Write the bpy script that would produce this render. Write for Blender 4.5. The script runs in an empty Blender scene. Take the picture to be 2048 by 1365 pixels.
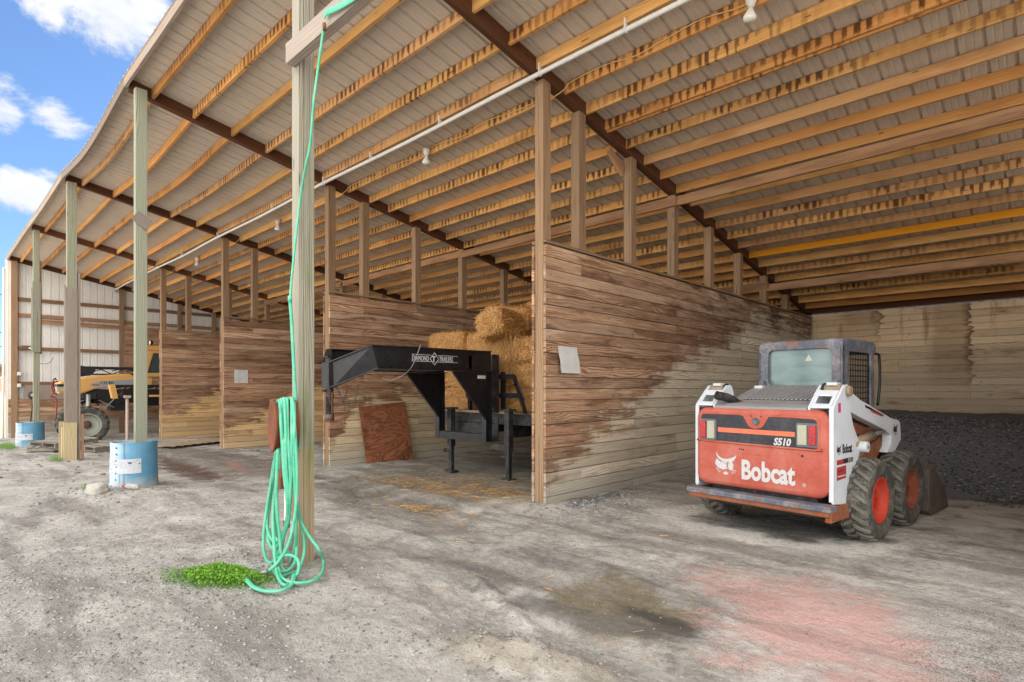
import bpy, math, random
import numpy as np
from mathutils import Vector, Matrix, noise as mnoise
random.seed(7); rng = np.random.default_rng(7)
R = math.radians
scene = bpy.context.scene
COL = scene.collection

# ------------------------------------------------------------------ camera
CAM_H = 1.45
cd = bpy.data.cameras.new('camera'); cam = bpy.data.objects.new('camera', cd); COL.objects.link(cam)
cd.sensor_width = 36; cd.lens = 20.0; cd.shift_y = 0.0461; cd.clip_start = 0.05; cd.clip_end = 3000
cam.location = (0, 0, CAM_H); cam.rotation_euler = (R(90), 0, R(43.85))
scene.camera = cam
scene.render.resolution_x = 1024; scene.render.resolution_y = 682

# ------------------------------------------------------------------ exposure
scene.view_settings.view_transform = 'Standard'; scene.view_settings.look = 'None'
scene.view_settings.gamma = 1.0; scene.view_settings.exposure = 1.66
try: scene.view_settings.use_curve_mapping = False
except Exception: pass
scene.cycles.max_bounces = 10; scene.cycles.diffuse_bounces = 6; scene.cycles.use_denoising = True
scene.cycles.sample_clamp_indirect = 6.0

# ------------------------------------------------------------------ sun and sky
SUN_EL, SUN_AZ = 42.0, -25.0            # azimuth clockwise from +Y
sd = bpy.data.lights.new('sun', 'SUN'); sun = bpy.data.objects.new('sun', sd); COL.objects.link(sun)
sd.energy = 5.0; sd.angle = R(0.5); sd.color = (1.0, 0.965, 0.92)
sdir = Vector((math.sin(R(SUN_AZ)) * math.cos(R(SUN_EL)), math.cos(R(SUN_AZ)) * math.cos(R(SUN_EL)), math.sin(R(SUN_EL))))
sun.rotation_euler = sdir.to_track_quat('Z', 'Y').to_euler()
sun.location = (0, 30, 40)


class NB:
    """small node-tree helper"""
    def __init__(s, tree): s.t = tree; s.n = tree.nodes; s.l = tree.links
    def put(s, sock, v):
        if isinstance(v, bpy.types.NodeSocket): s.l.new(v, sock)
        elif v is not None:
            if hasattr(sock, 'default_value'):
                if sock.type == 'RGBA' and len(v) == 3: v = (*v, 1)
                sock.default_value = v
    def math(s, op, a, b=None, c=None, clamp=False):
        n = s.n.new('ShaderNodeMath'); n.operation = op; n.use_clamp = clamp
        s.put(n.inputs[0], a)
        if b is not None: s.put(n.inputs[1], b)
        if c is not None: s.put(n.inputs[2], c)
        return n.outputs[0]
    def add(s, a, b): return s.math('ADD', a, b)
    def sub(s, a, b): return s.math('SUBTRACT', a, b)
    def mul(s, a, b): return s.math('MULTIPLY', a, b)
    def mx(s, a, b): return s.math('MAXIMUM', a, b)
    def mn(s, a, b): return s.math('MINIMUM', a, b)
    def sm(s, v, a, b):                       # smoothstep a..b -> 0..1 (a may exceed b)
        n = s.n.new('ShaderNodeMapRange'); n.interpolation_type = 'SMOOTHSTEP'
        lo, hi, o0, o1 = (a, b, 0., 1.) if a < b else (b, a, 1., 0.)
        s.put(n.inputs[0], v); n.inputs[1].default_value = lo; n.inputs[2].default_value = hi
        n.inputs[3].default_value = o0; n.inputs[4].default_value = o1
        return n.outputs[0]
    def lin(s, v, a, b, c, d):
        n = s.n.new('ShaderNodeMapRange'); n.clamp = True
        s.put(n.inputs[0], v)
        for i, q in enumerate((a, b, c, d)): n.inputs[i + 1].default_value = q
        return n.outputs[0]
    def mix(s, f, a, b, mode='MIX'):
        n = s.n.new('ShaderNodeMix'); n.data_type = 'RGBA'; n.blend_type = mode; n.clamp_factor = True
        s.put(n.inputs[0], f); s.put(n.inputs[6], a); s.put(n.inputs[7], b)
        return n.outputs[2]
    def sep(s, v):
        n = s.n.new('ShaderNodeSeparateXYZ'); s.put(n.inputs[0], v); return n.outputs
    def comb(s, x=0., y=0., z=0.):
        n = s.n.new('ShaderNodeCombineXYZ'); s.put(n.inputs[0], x); s.put(n.inputs[1], y); s.put(n.inputs[2], z); return n.outputs[0]
    def vscale(s, v, xyz):
        n = s.n.new('ShaderNodeVectorMath'); n.operation = 'MULTIPLY'; s.put(n.inputs[0], v); n.inputs[1].default_value = xyz; return n.outputs[0]
    def noise(s, v, scale=1., detail=4., rough=.55, dist=0.):
        n = s.n.new('ShaderNodeTexNoise'); s.put(n.inputs['Vector'], v)
        n.inputs['Scale'].default_value = scale; n.inputs['Detail'].default_value = detail
        n.inputs['Roughness'].default_value = rough; n.inputs['Distortion'].default_value = dist
        return n.outputs['Fac']
    def voro(s, v, scale=1., out='Distance', rand=1.):
        n = s.n.new('ShaderNodeTexVoronoi'); s.put(n.inputs['Vector'], v)
        n.inputs['Scale'].default_value = scale; n.inputs['Randomness'].default_value = rand
        return n.outputs[out]
    def attr(s, name, out='Fac'):
        n = s.n.new('ShaderNodeAttribute'); n.attribute_name = name; return n.outputs[out]
    def pos(s): return s.n.new('ShaderNodeNewGeometry').outputs['Position']
    def obj(s): return s.n.new('ShaderNodeTexCoord').outputs['Object']
    def uv(s): return s.n.new('ShaderNodeTexCoord').outputs['UV']
    def ramp(s, f, stops):
        n = s.n.new('ShaderNodeValToRGB'); s.put(n.inputs[0], f); e = n.color_ramp.elements
        while len(e) < len(stops): e.new(0.5)
        for q, (p, c) in zip(e, stops): q.position = p; q.color = (*c, 1) if len(c) == 3 else c
        return n.outputs[0]
    def bump(s, h, strength=.4, dist=.01, normal=None):
        n = s.n.new('ShaderNodeBump'); s.put(n.inputs['Height'], h)
        n.inputs['Strength'].default_value = strength; n.inputs['Distance'].default_value = dist
        if normal is not None: s.put(n.inputs['Normal'], normal)
        return n.outputs[0]


def C(r, g, b):                              # 0-255 sRGB -> linear
    return tuple(((v / 255 + .055) / 1.055) ** 2.4 if v > 10 else v / 255 / 12.92 for v in (r, g, b))


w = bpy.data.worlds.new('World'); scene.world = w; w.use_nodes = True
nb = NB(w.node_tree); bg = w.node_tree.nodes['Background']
sky = w.node_tree.nodes.new('ShaderNodeTexSky'); sky.sky_type = 'NISHITA'; sky.sun_disc = False
sky.sun_elevation = R(SUN_EL); sky.sun_rotation = R(SUN_AZ); sky.air_density = 1.0; sky.dust_density = 0.4; sky.ozone_density = 2.0
gd = w.node_tree.nodes.new('ShaderNodeTexCoord').outputs['Generated']
cl = None
CLOUDS = [((-1.20, 0.24, 0.64), .085, .09, 1.15), ((-1.27, 0.17, 0.67), .05, .07, .9), ((-1.34, 0.10, 0.49), .06, .05, 1.1), ((-1.25, 0.17, 0.465), .035, .08, 1.1),
          ((-1.31, 0.13, 0.34), .045, .06, 1.15), ((-1.26, 0.16, 0.375), .03, .05, .9),
          ((1, -.6, .8), .5, .6, 1.), ((.2, -1, .5), .45, .8, 1.), ((-.8, -.9, .5), .35, .5, 1.), ((.8, .3, .6), .4, .4, .8)]
for d, rv, rh, k in CLOUDS:
    D = Vector(d).normalized()
    az = Vector((-D.y, D.x, 0)).normalized(); up = D.cross(az).normalized()
    def dot(v):
        n = w.node_tree.nodes.new('ShaderNodeVectorMath'); n.operation = 'DOT_PRODUCT'; nb.l.new(gd, n.inputs[0]); n.inputs[1].default_value = v; return n.outputs['Value']
    a = nb.math('DIVIDE', dot(az), rh); b = nb.math('DIVIDE', dot(up), rv)
    r2 = nb.add(nb.mul(a, a), nb.mul(b, b)); front = nb.math('GREATER_THAN', dot(D), 0.)
    g = nb.mul(nb.mul(nb.math('POWER', 2.718, nb.mul(r2, -1.)), front), k)
    cl = g if cl is None else nb.mx(cl, g)
cn = nb.noise(nb.vscale(gd, (1, 1, 1.6)), 6.5, 9, .62, .35)
cn2 = nb.noise(nb.vscale(gd, (1, 1, 1.6)), 2.2, 5, .6)
mask = nb.sm(nb.add(cl, nb.mul(nb.sub(cn, .5), 2.6)), .72, 1.12)
mask = nb.mx(mask, nb.mul(nb.sm(nb.noise(nb.vscale(gd, (1, 1, 3)), 4.0, 8, .6), .6, .85), .2))
blue = nb.mix(1.0, sky.outputs[0], (0.66, 0.80, 0.98), 'MULTIPLY')
ccol = nb.mix(nb.sm(cn, .35, .7), (4.3, 4.6, 5.1), (5.6, 5.65, 5.7))
base = nb.mix(mask, blue, ccol)
# unseen bright cloud mass behind the camera, added to light the shaded shed
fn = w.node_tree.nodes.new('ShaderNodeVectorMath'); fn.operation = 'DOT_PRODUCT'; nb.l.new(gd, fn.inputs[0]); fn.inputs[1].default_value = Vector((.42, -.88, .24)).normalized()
fill_bank = nb.sm(nb.add(fn.outputs['Value'], nb.mul(nb.sub(cn2, .5), .5)), .05, .5)
nb.put(bg.inputs[0], nb.mix(fill_bank, base, (19.0, 18.7, 18.4))); bg.inputs[1].default_value = 0.06

# ------------------------------------------------------------------ materials
MAT = {}
def new_mat(name):
    m = bpy.data.materials.new(name); m.use_nodes = True; MAT[name] = m
    b = m.node_tree.nodes['Principled BSDF']; return m, NB(m.node_tree), b


def wood(name, light, dark, weather=None, wamt=.5, rings=.5, rough=.85, extra=None, tonev=.35, bump=.35, green=None):
    m, n, b = new_mat(name)
    u, v, _ = n.sep(n.uv()); tone = n.attr('tone'); hz = n.attr('hz')
    fine = n.noise(n.comb(n.mul(u, 2.2), n.mul(v, 95.)), 1., 4, .6)
    warp = n.noise(n.comb(n.mul(u, .55), n.mul(v, 4.)), 1., 2, .5)
    ring = n.math('SINE', n.mul(n.add(v, n.mul(warp, .16)), 330.))
    ring = n.lin(ring, -1, 1, 0, 1)
    g = n.add(n.mul(fine, 1 - rings * .45), n.mul(ring, rings * .45))
    col = n.mix(n.sm(g, .2, .8), dark, light)
    kd = n.voro(n.comb(n.mul(u, 1.1), n.mul(v, 6.5)), 1.)
    col = n.mix(n.mul(n.sm(kd, .085, .05), .85), col, tuple(c * .35 for c in dark))
    if weather is not None:
        wn = n.noise(n.comb(n.mul(u, .9), n.mul(v, 7.)), 1., 5, .6)
        col = n.mix(n.mul(n.sm(wn, .4, .62), wamt), col, weather)
    if green is not None:
        gn = n.noise(n.comb(n.mul(u, .7), n.mul(v, 10.)), 1., 3, .5)
        col = n.mix(n.mul(n.sm(gn, .38, .68), green[1]), col, green[0])
    if extra: col = extra(n, col, u, v, tone, hz, fine)
    k = n.lin(tone, 0, 1, 1 - tonev, 1 + tonev)
    col = n.mix(1., col, n.comb(k, k, k), 'MULTIPLY')
    n.put(b.inputs['Base Color'], col); b.inputs['Roughness'].default_value = rough
    b.inputs['Specular IOR Level'].default_value = .2
    n.put(b.inputs['Normal'], n.bump(g, bump, .004))
    return m


def comb_stain(n, col, u, v, tone, hz, fine):
    """water stains that ran down the joists from every roof rib"""
    on = n.mul(n.sm(n.math('FRACT', n.mul(tone, 7.31)), .3, .7), n.sm(n.noise(n.comb(n.mul(u, 2.3), tone, 3.), 1., 3, .6), .3, .55))
    wob = n.mul(n.noise(n.comb(n.mul(u, 1.7), tone), 1.7, 3), 1.2)
    uu = n.add(n.mul(u, 8.75), wob); cell = n.math('FLOOR', uu)
    bars = n.math('ABSOLUTE', n.sub(n.math('FRACT', uu), .5))
    ln = n.noise(n.comb(n.mul(cell, 3.7), tone), 1., 0); l2 = n.noise(n.comb(n.mul(cell, 5.9), n.add(tone, 4.)), 1., 0)
    rag = n.noise(n.comb(n.mul(u, 42.), n.mul(v, 7.)), 1., 4, .7)
    rag2 = n.noise(n.comb(n.mul(u, 14.), n.mul(v, 40.)), 1., 4, .7)
    reach = n.add(n.sub(1.05, n.mul(ln, 1.6)), n.mul(n.sub(rag, .5), .9))
    m = n.mul(n.sm(n.add(n.sub(bars, n.mul(n.sub(l2, .5), .35)), n.mul(n.sub(rag2, .5), .3)), .16, .34), n.sm(n.sub(hz, reach), -.3, .15))
    m = n.mx(m, n.mul(n.sm(n.add(hz, n.mul(n.sub(rag, .5), .8)), .84, 1.03), .75))
    m = n.mul(m, n.mul(on, n.sm(n.noise(n.comb(n.mul(u, .55), tone), 1., 2), .22, .5)))
    h2 = n.math('FRACT', n.mul(tone, 17.9))
    col = n.mix(n.mul(n.sm(h2, .55, .75), .65), col, n.mix(fine, C(164, 106, 56), C(208, 146, 84)))
    col = n.mix(n.mul(n.sm(h2, .35, .15), .5), col, n.mix(fine, C(138, 100, 74), C(190, 148, 114)))
    broad = n.sm(n.noise(n.comb(n.mul(u, 1.1), n.mul(v, 3.)), 1., 4), .46, .7)
    col = n.mix(n.mul(broad, .45), col, C(140, 90, 44))
    kn = n.sm(n.voro(n.comb(n.mul(u, 1.6), n.mul(v, 7.)), 1.), .07, .04)
    col = n.mix(n.mul(kn, .8), col, C(84, 46, 22))
    return n.mix(n.mul(m, .9), col, C(70, 34, 13))


def weep(n, col, u, v, tone, hz, fine):
    s = n.sm(n.noise(n.comb(n.mul(u, .8), n.mul(v, 30.)), 1., 4), .52, .66)
    col = n.mix(n.mul(s, .45), col, C(80, 62, 44))
    return col


wood('purlin_wood', C(224, 176, 112), C(180, 126, 66), extra=comb_stain, rings=.35, tonev=.2)
wood('yellow_wood', C(226, 156, 40), C(196, 120, 22), rings=.3, tonev=.1)
wood('rafter_wood', C(118, 76, 48), C(62, 34, 20), weather=C(88, 54, 34), rings=.4)
wood('tie_wood', C(150, 114, 84), C(104, 72, 52), weather=C(170, 132, 96), wamt=.5)
wood('post_wood', C(166, 134, 102), C(112, 86, 62), weather=C(142, 120, 98), extra=weep, rings=.8, tonev=.14)
wood('old_post_wood', C(162, 158, 140), C(114, 110, 94), weather=C(144, 138, 126), green=(C(138, 150, 112), .45), extra=weep, rings=.9, tonev=.12)
def hose_post(n, col, u, v, tone, hz, fine):
    P = n.sep(n.pos()); z = P[2]; yy = P[1]
    nn = n.noise(n.comb(n.mul(yy, 9.), n.mul(z, 1.3)), 1., 5, .6)
    al = n.mul(n.sm(z, .35, .9), n.sm(z, 4.6, 1.2)); al = n.mul(al, n.sm(nn, .42, .66))
    al = n.mul(al, n.sm(n.math('ABSOLUTE', n.sub(yy, 2.235)), .075, .02))
    low = n.sm(n.add(z, n.mul(nn, .1)), 1.04, .98)
    col = n.mix(n.mul(low, .6), col, n.mix(fine, C(140, 118, 82), C(184, 158, 116)))
    return n.mix(n.mul(al, .75), col, C(106, 122, 58))
wood('hose_post_wood', C(168, 162, 144), C(116, 110, 96), weather=C(146, 140, 128), extra=hose_post, rings=.8, tonev=.08)
wood('treated_post_wood', C(164, 164, 144), C(108, 108, 92), weather=C(138, 138, 124), green=(C(140, 150, 120), .35), rings=1.1, tonev=.1)
wood('grey_board', C(168, 156, 142), C(112, 100, 90), weather=C(140, 128, 118), wamt=.6, rings=.5)
wood('fresh_board', C(196, 180, 144), C(152, 134, 100), rings=.5, tonev=.1)
wood('fascia_wood', C(166, 146, 126), C(106, 88, 74), weather=C(142, 132, 122), wamt=.6)
wood('pallet_wood', C(168, 158, 142), C(98, 90, 80), weather=C(130, 124, 116), wamt=.6)
wood('girt_wood', C(156, 122, 92), C(104, 74, 54), weather=C(132, 104, 80), wamt=.5)


def plank_mat(name, yline, axis='Y', wash=1.0, pale_c=(C(166, 152, 128), C(222, 208, 184)), soft=1.):
    """horizontally planked wall: weathered brown above a stain line, pale below it where stored material lay against the boards.
    yline = [(along, height) ...] of that line."""
    m, n, b = new_mat(name)
    u, v, _ = n.sep(n.uv()); tone = n.attr('tone')
    P = n.sep(n.pos()); al = P[1] if axis == 'Y' else P[0]; z = P[2]
    fine = n.noise(n.comb(n.mul(u, 2.0), n.mul(v, 85.)), 1., 4, .62)
    warp = n.noise(n.comb(n.mul(u, .8), n.mul(v, 3.5)), 1., 2, .5)
    ring = n.lin(n.math('SINE', n.mul(n.add(v, n.mul(warp, .30)), 190.)), -1, 1, 0, 1)
    rw = n.mul(n.sm(n.math('FRACT', n.mul(tone, 3.3)), .3, .9), .34)
    g = n.add(n.mul(n.noise(n.comb(n.mul(u, 1.1), n.mul(v, 38.)), 1., 4, .65), .35), n.add(n.mul(fine, .45), n.add(n.mul(ring, rw), n.mul(n.sub(.34, rw), .3)))); hz = n.attr('hz')
    brown = n.mix(n.sm(g, .25, .75), C(96, 64, 46), C(196, 158, 126))
    brown = n.mix(n.mul(n.sm(n.math('FRACT', n.mul(tone, 5.7)), .5, .9), .45), brown, C(92, 62, 46))
    brown = n.mix(n.mul(n.sm(n.math('FRACT', n.mul(tone, 13.1)), .6, 1.), .35), brown, C(206, 178, 148))
    bl = n.noise(n.comb(n.mul(u, .9), n.mul(v, 6.), tone), 1.1, 6, .7, .3)
    brown = n.mix(n.mul(n.sm(bl, .5, .66), .75), brown, C(86, 56, 38))
    brown = n.mix(n.mul(n.sm(bl, .47, .32), .6), brown, C(206, 178, 148))
    pale = n.mix(n.sm(g, .2, .8), *pale_c)
    pn = n.noise(n.comb(n.mul(u, .9), n.mul(v, 5.)), 1., 5, .6)
    pale = n.mix(n.mul(n.sm(pn, .55, .72), .65), pale, C(132, 94, 62))
    pale = n.mix(n.mul(n.sm(pn, .45, .3), .5), pale, C(172, 160, 134))
    # stain line
    def line(al):
        (a0, z0) = yline[0]; acc = z0
        for (a1, z1) in yline[1:]:
            acc = n.add(acc, n.mul(n.lin(al, a0, a1, 0., 1.), z1 - z0)); a0, z0 = a1, z1
        return acc
    rag = n.noise(n.comb(n.mul(al, 1.3), n.mul(n.math('FLOOR', n.mul(z, 6.76)), 5.3)), 1., 4, .6)
    rag2 = n.noise(n.comb(n.mul(al, .9), n.mul(z, 9.)), 1., 5, .6)
    d = n.add(n.sub(z, line(al)), n.add(n.mul(n.sub(rag, .5), 1.2), n.mul(n.sub(rag2, .5), 1.3)))
    d = n.add(d, n.mul(n.sub(n.noise(n.comb(n.mul(u, 1.6), n.mul(v, 22.)), 1., 5, .7), .5), 1.1))
    col = n.mix(n.sm(d, -.26 * soft, .2 * soft), pale, brown)
    col = n.mix(n.mul(n.mul(n.sm(d, -1.1, -.2), n.sm(n.noise(n.comb(n.mul(al, .9), n.mul(z, 5.), 9.), 1., 5, .65), .5, .66)), .55), col, C(132, 98, 70))
    mold = n.mul(n.mul(n.sm(z, 2.35, 3.1), n.sm(al, 7.2, 9.5)), n.sm(n.noise(n.comb(n.mul(al, 1.1), n.mul(z, 6.)), 1., 5, .65), .48, .62))
    col = n.mix(n.mul(mold, .75 if axis == 'Y' else 0), col, C(54, 42, 28))
    edge = n.mul(n.sm(d, -.06, .03), n.sm(d, .32, .06))
    col = n.mix(n.mul(edge, .4), col, C(84, 48, 24))
    # nail rows at the posts
    pr = n.math('ABSOLUTE', n.sub(n.math('FRACT', n.math('DIVIDE', n.sub(al, 5.38 - .66), 1.32)), .5))
    nd = n.voro(n.comb(n.mul(al, 22.), n.mul(z, 13.5)), 1., rand=.75)
    dots = n.mul(n.sm(nd, .25, .13), n.sm(pr, .05, .035))
    col = n.mix(n.mul(dots, .8), col, C(52, 34, 22))
    seam = n.sm(n.math('ABSOLUTE', n.sub(hz, .5)), .455, .5)
    col = n.mix(n.mul(seam, n.lin(n.noise(n.comb(n.mul(u, .7), tone), 1., 2), .35, .65, .1, .65)), col, C(56, 40, 28))
    # dust thrown up along the foot
    foot = n.sm(n.add(z, n.mul(n.sub(rag2, .5), .5)), .55, .0)
    col = n.mix(n.mul(foot, .7 * wash), col, C(150, 148, 140))
    k = n.lin(tone, 0, 1, .8, 1.18)
    col = n.mix(1., col, n.comb(k, k, k), 'MULTIPLY')
    n.put(b.inputs['Base Color'], col); b.inputs['Roughness'].default_value = .88
    b.inputs['Specular IOR Level'].default_value = .2
    n.put(b.inputs['Normal'], n.bump(g, .4, .004))
    return m


plank_mat('planks_near', [(5.2, .25), (5.7, .55), (6.25, .85), (7.6, 1.35), (8.4, 1.8), (10.3, 2.3), (12, 3.0)])
plank_mat('planks_second', [(5.3, .35), (5.75, 1.1), (6.9, 1.3), (7.7, 1.5), (8.3, 1.85), (12, 2.9)], pale_c=(C(172, 150, 116), C(224, 204, 168)), soft=.7)
plank_mat('planks_third', [(5.3, .4), (6.2, .8), (6.8, 1.15), (10, 2.4)], pale_c=(C(178, 142, 94), C(226, 192, 140)), soft=.45, wash=.4)
plank_mat('planks_fourth', [(5.3, .78), (6., .8), (6.45, 1.1), (7.15, 1.45), (10, 2.6)], pale_c=(C(178, 142, 94), C(226, 192, 140)), soft=.35, wash=.3)
plank_mat('planks_end', [(0, .1), (20, .3)])


def back_mat():
    m, n, b = new_mat('planks_back')
    u, v, _ = n.sep(n.uv()); tone = n.attr('tone'); P = n.sep(n.pos()); al = P[0]; z = P[2]
    fine = n.noise(n.comb(n.mul(u, 2.0), n.mul(v, 85.)), 1., 4, .62)
    warp = n.noise(n.comb(n.mul(u, .8), n.mul(v, 3.5)), 1., 2, .5)
    ring = n.lin(n.math('SINE', n.mul(n.add(v, n.mul(warp, .30)), 190.)), -1, 1, 0, 1)
    rw = n.mul(n.sm(n.math('FRACT', n.mul(tone, 3.3)), .3, .9), .34)
    g = n.add(n.mul(n.noise(n.comb(n.mul(u, 1.1), n.mul(v, 38.)), 1., 4, .65), .35), n.add(n.mul(fine, .45), n.add(n.mul(ring, rw), n.mul(n.sub(.34, rw), .3)))); hz = n.attr('hz')
    pale = n.mix(n.sm(g, .2, .8), C(204, 170, 128), C(244, 220, 184))
    low = n.sm(n.add(z, n.mul(n.sub(n.noise(n.comb(al, z), .8, 4), .5), 1.5)), 2.9, 1.2)
    pale = n.mix(n.mul(low, .75), pale, n.mix(n.sm(g, .2, .8), C(172, 156, 132), C(214, 200, 176)))
    pn = n.noise(n.comb(n.mul(u, .9), n.mul(v, 5.)), 1., 5, .6)
    pale = n.mix(n.mul(n.sm(pn, .58, .74), .8), pale, C(120, 78, 40))
    # tall water stains running down from the eave; tongues follow the boards, one edge dark
    row = n.math('FLOOR', n.mul(z, 6.76))
    for i, (cx, wd, lo) in enumerate(((-1.75, .38, 1.1), (-3.45, .42, 2.2), (.35, .35, .9), (-6.5, .5, 1.), (-9., .4, 1.), (-13., .5, 1.))):
        na = n.noise(n.comb(n.mul(row, 3.1), 7.3 * i + 1.), 1., 0); nb2 = n.noise(n.comb(n.mul(row, 2.7), 7.3 * i + 4.), 1., 0)
        nc = n.noise(n.comb(n.mul(z, 5.), 3.3 * i), 1., 4, .6)
        xr = n.sub(al, n.add(cx + wd - .45, n.add(n.mul(na, .22), n.mul(nc, .68)))); xl = n.sub(al, n.add(cx - wd - .4, n.mul(n.add(nb2, nc), .4)))
        top = n.sm(n.add(z, n.mul(n.sub(na, .5), .6)), lo, lo + 1.2)
        inside = n.mul(n.mul(n.sm(xl, -.12, .22), n.sm(xr, .02, -.02)), top)
        rim = n.mul(n.mul(n.sm(xr, -.14, -.005), n.sm(xr, .02, .0)), top)
        pale = n.mix(n.mul(inside, .5), pale, C(142, 108, 80))
        pale = n.mix(n.mul(rim, .7), pale, C(92, 60, 28))
    drip = n.mul(n.sm(n.noise(n.comb(n.mul(al, 3.2), n.mul(z, .45)), 1., 5, .6), .53, .68), n.sm(z, 1.4, 3.0))
    pale = n.mix(n.mul(drip, .6), pale, C(124, 84, 54))
    blot = n.noise(n.comb(n.mul(al, .8), n.mul(z, 3.)), 1., 6, .7)
    pale = n.mix(n.mul(n.sm(blot, .56, .7), .5), pale, C(132, 94, 62))
    seam = n.sm(n.math('ABSOLUTE', n.sub(hz, .5)), .47, .5)
    pale = n.mix(n.mul(seam, .32), pale, C(84, 60, 38))
    nd = n.voro(n.comb(n.mul(al, 9.), n.mul(z, 6.75)), 1., rand=.9)
    pale = n.mix(n.mul(n.sm(nd, .12, .06), .8), pale, C(70, 42, 24))
    k = n.lin(tone, 0, 1, .84, 1.14)
    pale = n.mix(1., pale, n.comb(k, k, k), 'MULTIPLY')
    n.put(b.inputs['Base Color'], pale); b.inputs['Roughness'].default_value = .88; b.inputs['Specular IOR Level'].default_value = .2
    n.put(b.inputs['Normal'], n.bump(g, .4, .004))
back_mat()


def paint(name, base, rough=.5, rust=0., rustcol=C(122, 62, 32), dirt=.3, dirtcol=C(130, 122, 110), scale=6., metal=0., bump=.15, fine=40., spec=.4, vary=.12):
    m, n, b = new_mat(name)
    o = n.obj(); a = n.noise(o, scale, 6, .65); c = n.noise(o, fine, 4, .6)
    col = n.mix(n.sm(a, .25, .75), tuple(x * (1 - vary) for x in base), tuple(min(1, x * (1 + vary)) for x in base))
    if dirt: col = n.mix(n.mul(n.sm(n.add(n.mul(a, .6), n.mul(c, .4)), .42, .7), dirt), col, dirtcol)
    r = None
    if rust:
        t = .72 - rust * .35
        r = n.sm(n.add(n.mul(n.noise(o, scale * 1.7, 7, .7), .7), n.mul(c, .3)), t, t + .06)
        col = n.mix(r, col, n.mix(c, tuple(x * .45 for x in rustcol), tuple(min(1, x * 1.5) for x in rustcol)))
    n.put(b.inputs['Base Color'], col); b.inputs['Metallic'].default_value = metal
    n.put(b.inputs['Roughness'], n.lin(c, .3, .7, max(.05, rough - .1), min(1, rough + .15)))
    b.inputs['Specular IOR Level'].default_value = spec
    if bump: n.put(b.inputs['Normal'], n.bump(n.add(c, r) if r is not None else c, bump, .002))
    return m


def ribshade():
    m, n, b = new_mat('roof_sheet')
    o = n.sep(n.pos()); a = n.noise(n.comb(n.mul(o[0], .9), n.mul(o[1], .35)), 1., 4, .6)
    c = n.noise(n.comb(n.mul(o[0], 14.), n.mul(o[1], 3.)), 1., 4, .6)
    col = n.mix(a, C(178, 164, 148), C(206, 192, 174))
    col = n.mix(n.mul(n.sm(c, .5, .75), .25), col, C(134, 124, 116))
    n.put(b.inputs['Base Color'], col); b.inputs['Roughness'].default_value = .5; b.inputs['Metallic'].default_value = .15
ribshade()
paint('wall_sheet', C(222, 220, 214), rough=.45, dirt=.3, dirtcol=C(160, 146, 132), scale=2.5, bump=.05)
paint('white_pvc', C(214, 210, 202), rough=.4, dirt=.3, scale=3)
paint('cable_cream', C(212, 178, 122), rough=.6, dirt=.2)
paint('paper', C(196, 194, 190), rough=.8, dirt=.15, scale=8)
paint('lamp_glass', C(226, 222, 210), rough=.2, dirt=.1)
paint('rusty_iron', C(112, 66, 44), rough=.8, rust=.7, dirt=.3, scale=9)
paint('galvanised', C(150, 150, 146), rough=.45, metal=.6, dirt=.3, rust=.2)
paint('black_paint', C(15, 16, 20), rough=.36, rust=.18, rustcol=C(110, 70, 50), dirt=.25, dirtcol=C(62, 60, 60), scale=7, spec=.5)
paint('black_dusty', C(30, 30, 32), rough=.6, dirt=.5, dirtcol=C(112, 106, 98), scale=6, rust=.3)
paint('white_mark', C(196, 196, 194), rough=.6, dirt=.25, scale=25)
paint('chain_steel', C(84, 76, 72), rough=.6, rust=.5, metal=.4)
# loader
paint('loader_orange', C(178, 82, 64), rough=.6, rust=.3, rustcol=C(140, 62, 40), dirt=.85, dirtcol=C(174, 122, 108), scale=2.6, fine=70, vary=.2)
paint('loader_stripe', C(232, 112, 78), rough=.5, dirt=.2)
paint('loader_band', C(44, 46, 52), rough=.5, dirt=.5, dirtcol=C(88, 88, 92), scale=5)
paint('loader_white', C(206, 211, 216), rough=.5, rust=.1, rustcol=C(150, 90, 50), dirt=.25, dirtcol=C(168, 164, 158), scale=3)
paint('loader_grey', C(142, 140, 140), rough=.6, dirt=.4, scale=4)
paint('loader_slot', C(40, 36, 34), rough=.9, dirt=.1)
paint('loader_blue', C(84, 90, 102), rough=.6, rust=.5, rustcol=C(136, 92, 72), dirt=1., dirtcol=C(150, 148, 148), scale=5, fine=55)
paint('loader_rust', C(132, 78, 50), rough=.85, rust=.6, rustcol=C(150, 78, 38), dirt=.4, scale=8)
paint('loader_rim', C(196, 56, 34), rough=.6, dirt=.6, dirtcol=C(120, 78, 64), scale=7)
paint('loader_rim_rusty', C(128, 60, 40), rough=.8, dirt=.4, rust=.5, scale=9)
paint('bucket_steel', C(86, 78, 74), rough=.7, rust=.5, rustcol=C(110, 58, 34), dirt=.4, scale=6)
paint('red_lens', C(170, 14, 26), rough=.2, dirt=.1, spec=.6)
paint('clear_lens', C(176, 174, 150), rough=.25, dirt=.15)
paint('lamp_housing', C(92, 98, 104), rough=.5, dirt=.4)
paint('decal_black', C(28, 28, 30), rough=.6, dirt=.2, scale=30)
paint('decal_red', C(168, 40, 44), rough=.6, dirt=.3, scale=30)
paint('decal_pink', C(190, 60, 120), rough=.6, dirt=.2, scale=30)
paint('dust_brass', C(150, 130, 104), rough=.6, rust=.3, scale=12)
paint('tyre', C(64, 62, 57), rough=.9, dirt=.85, dirtcol=C(132, 128, 116), scale=9, bump=.3, fine=60)
paint('tyre_lug', C(104, 101, 92), rough=.95, dirt=.6, dirtcol=C(134, 130, 118), scale=14, bump=.3, fine=60)
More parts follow.
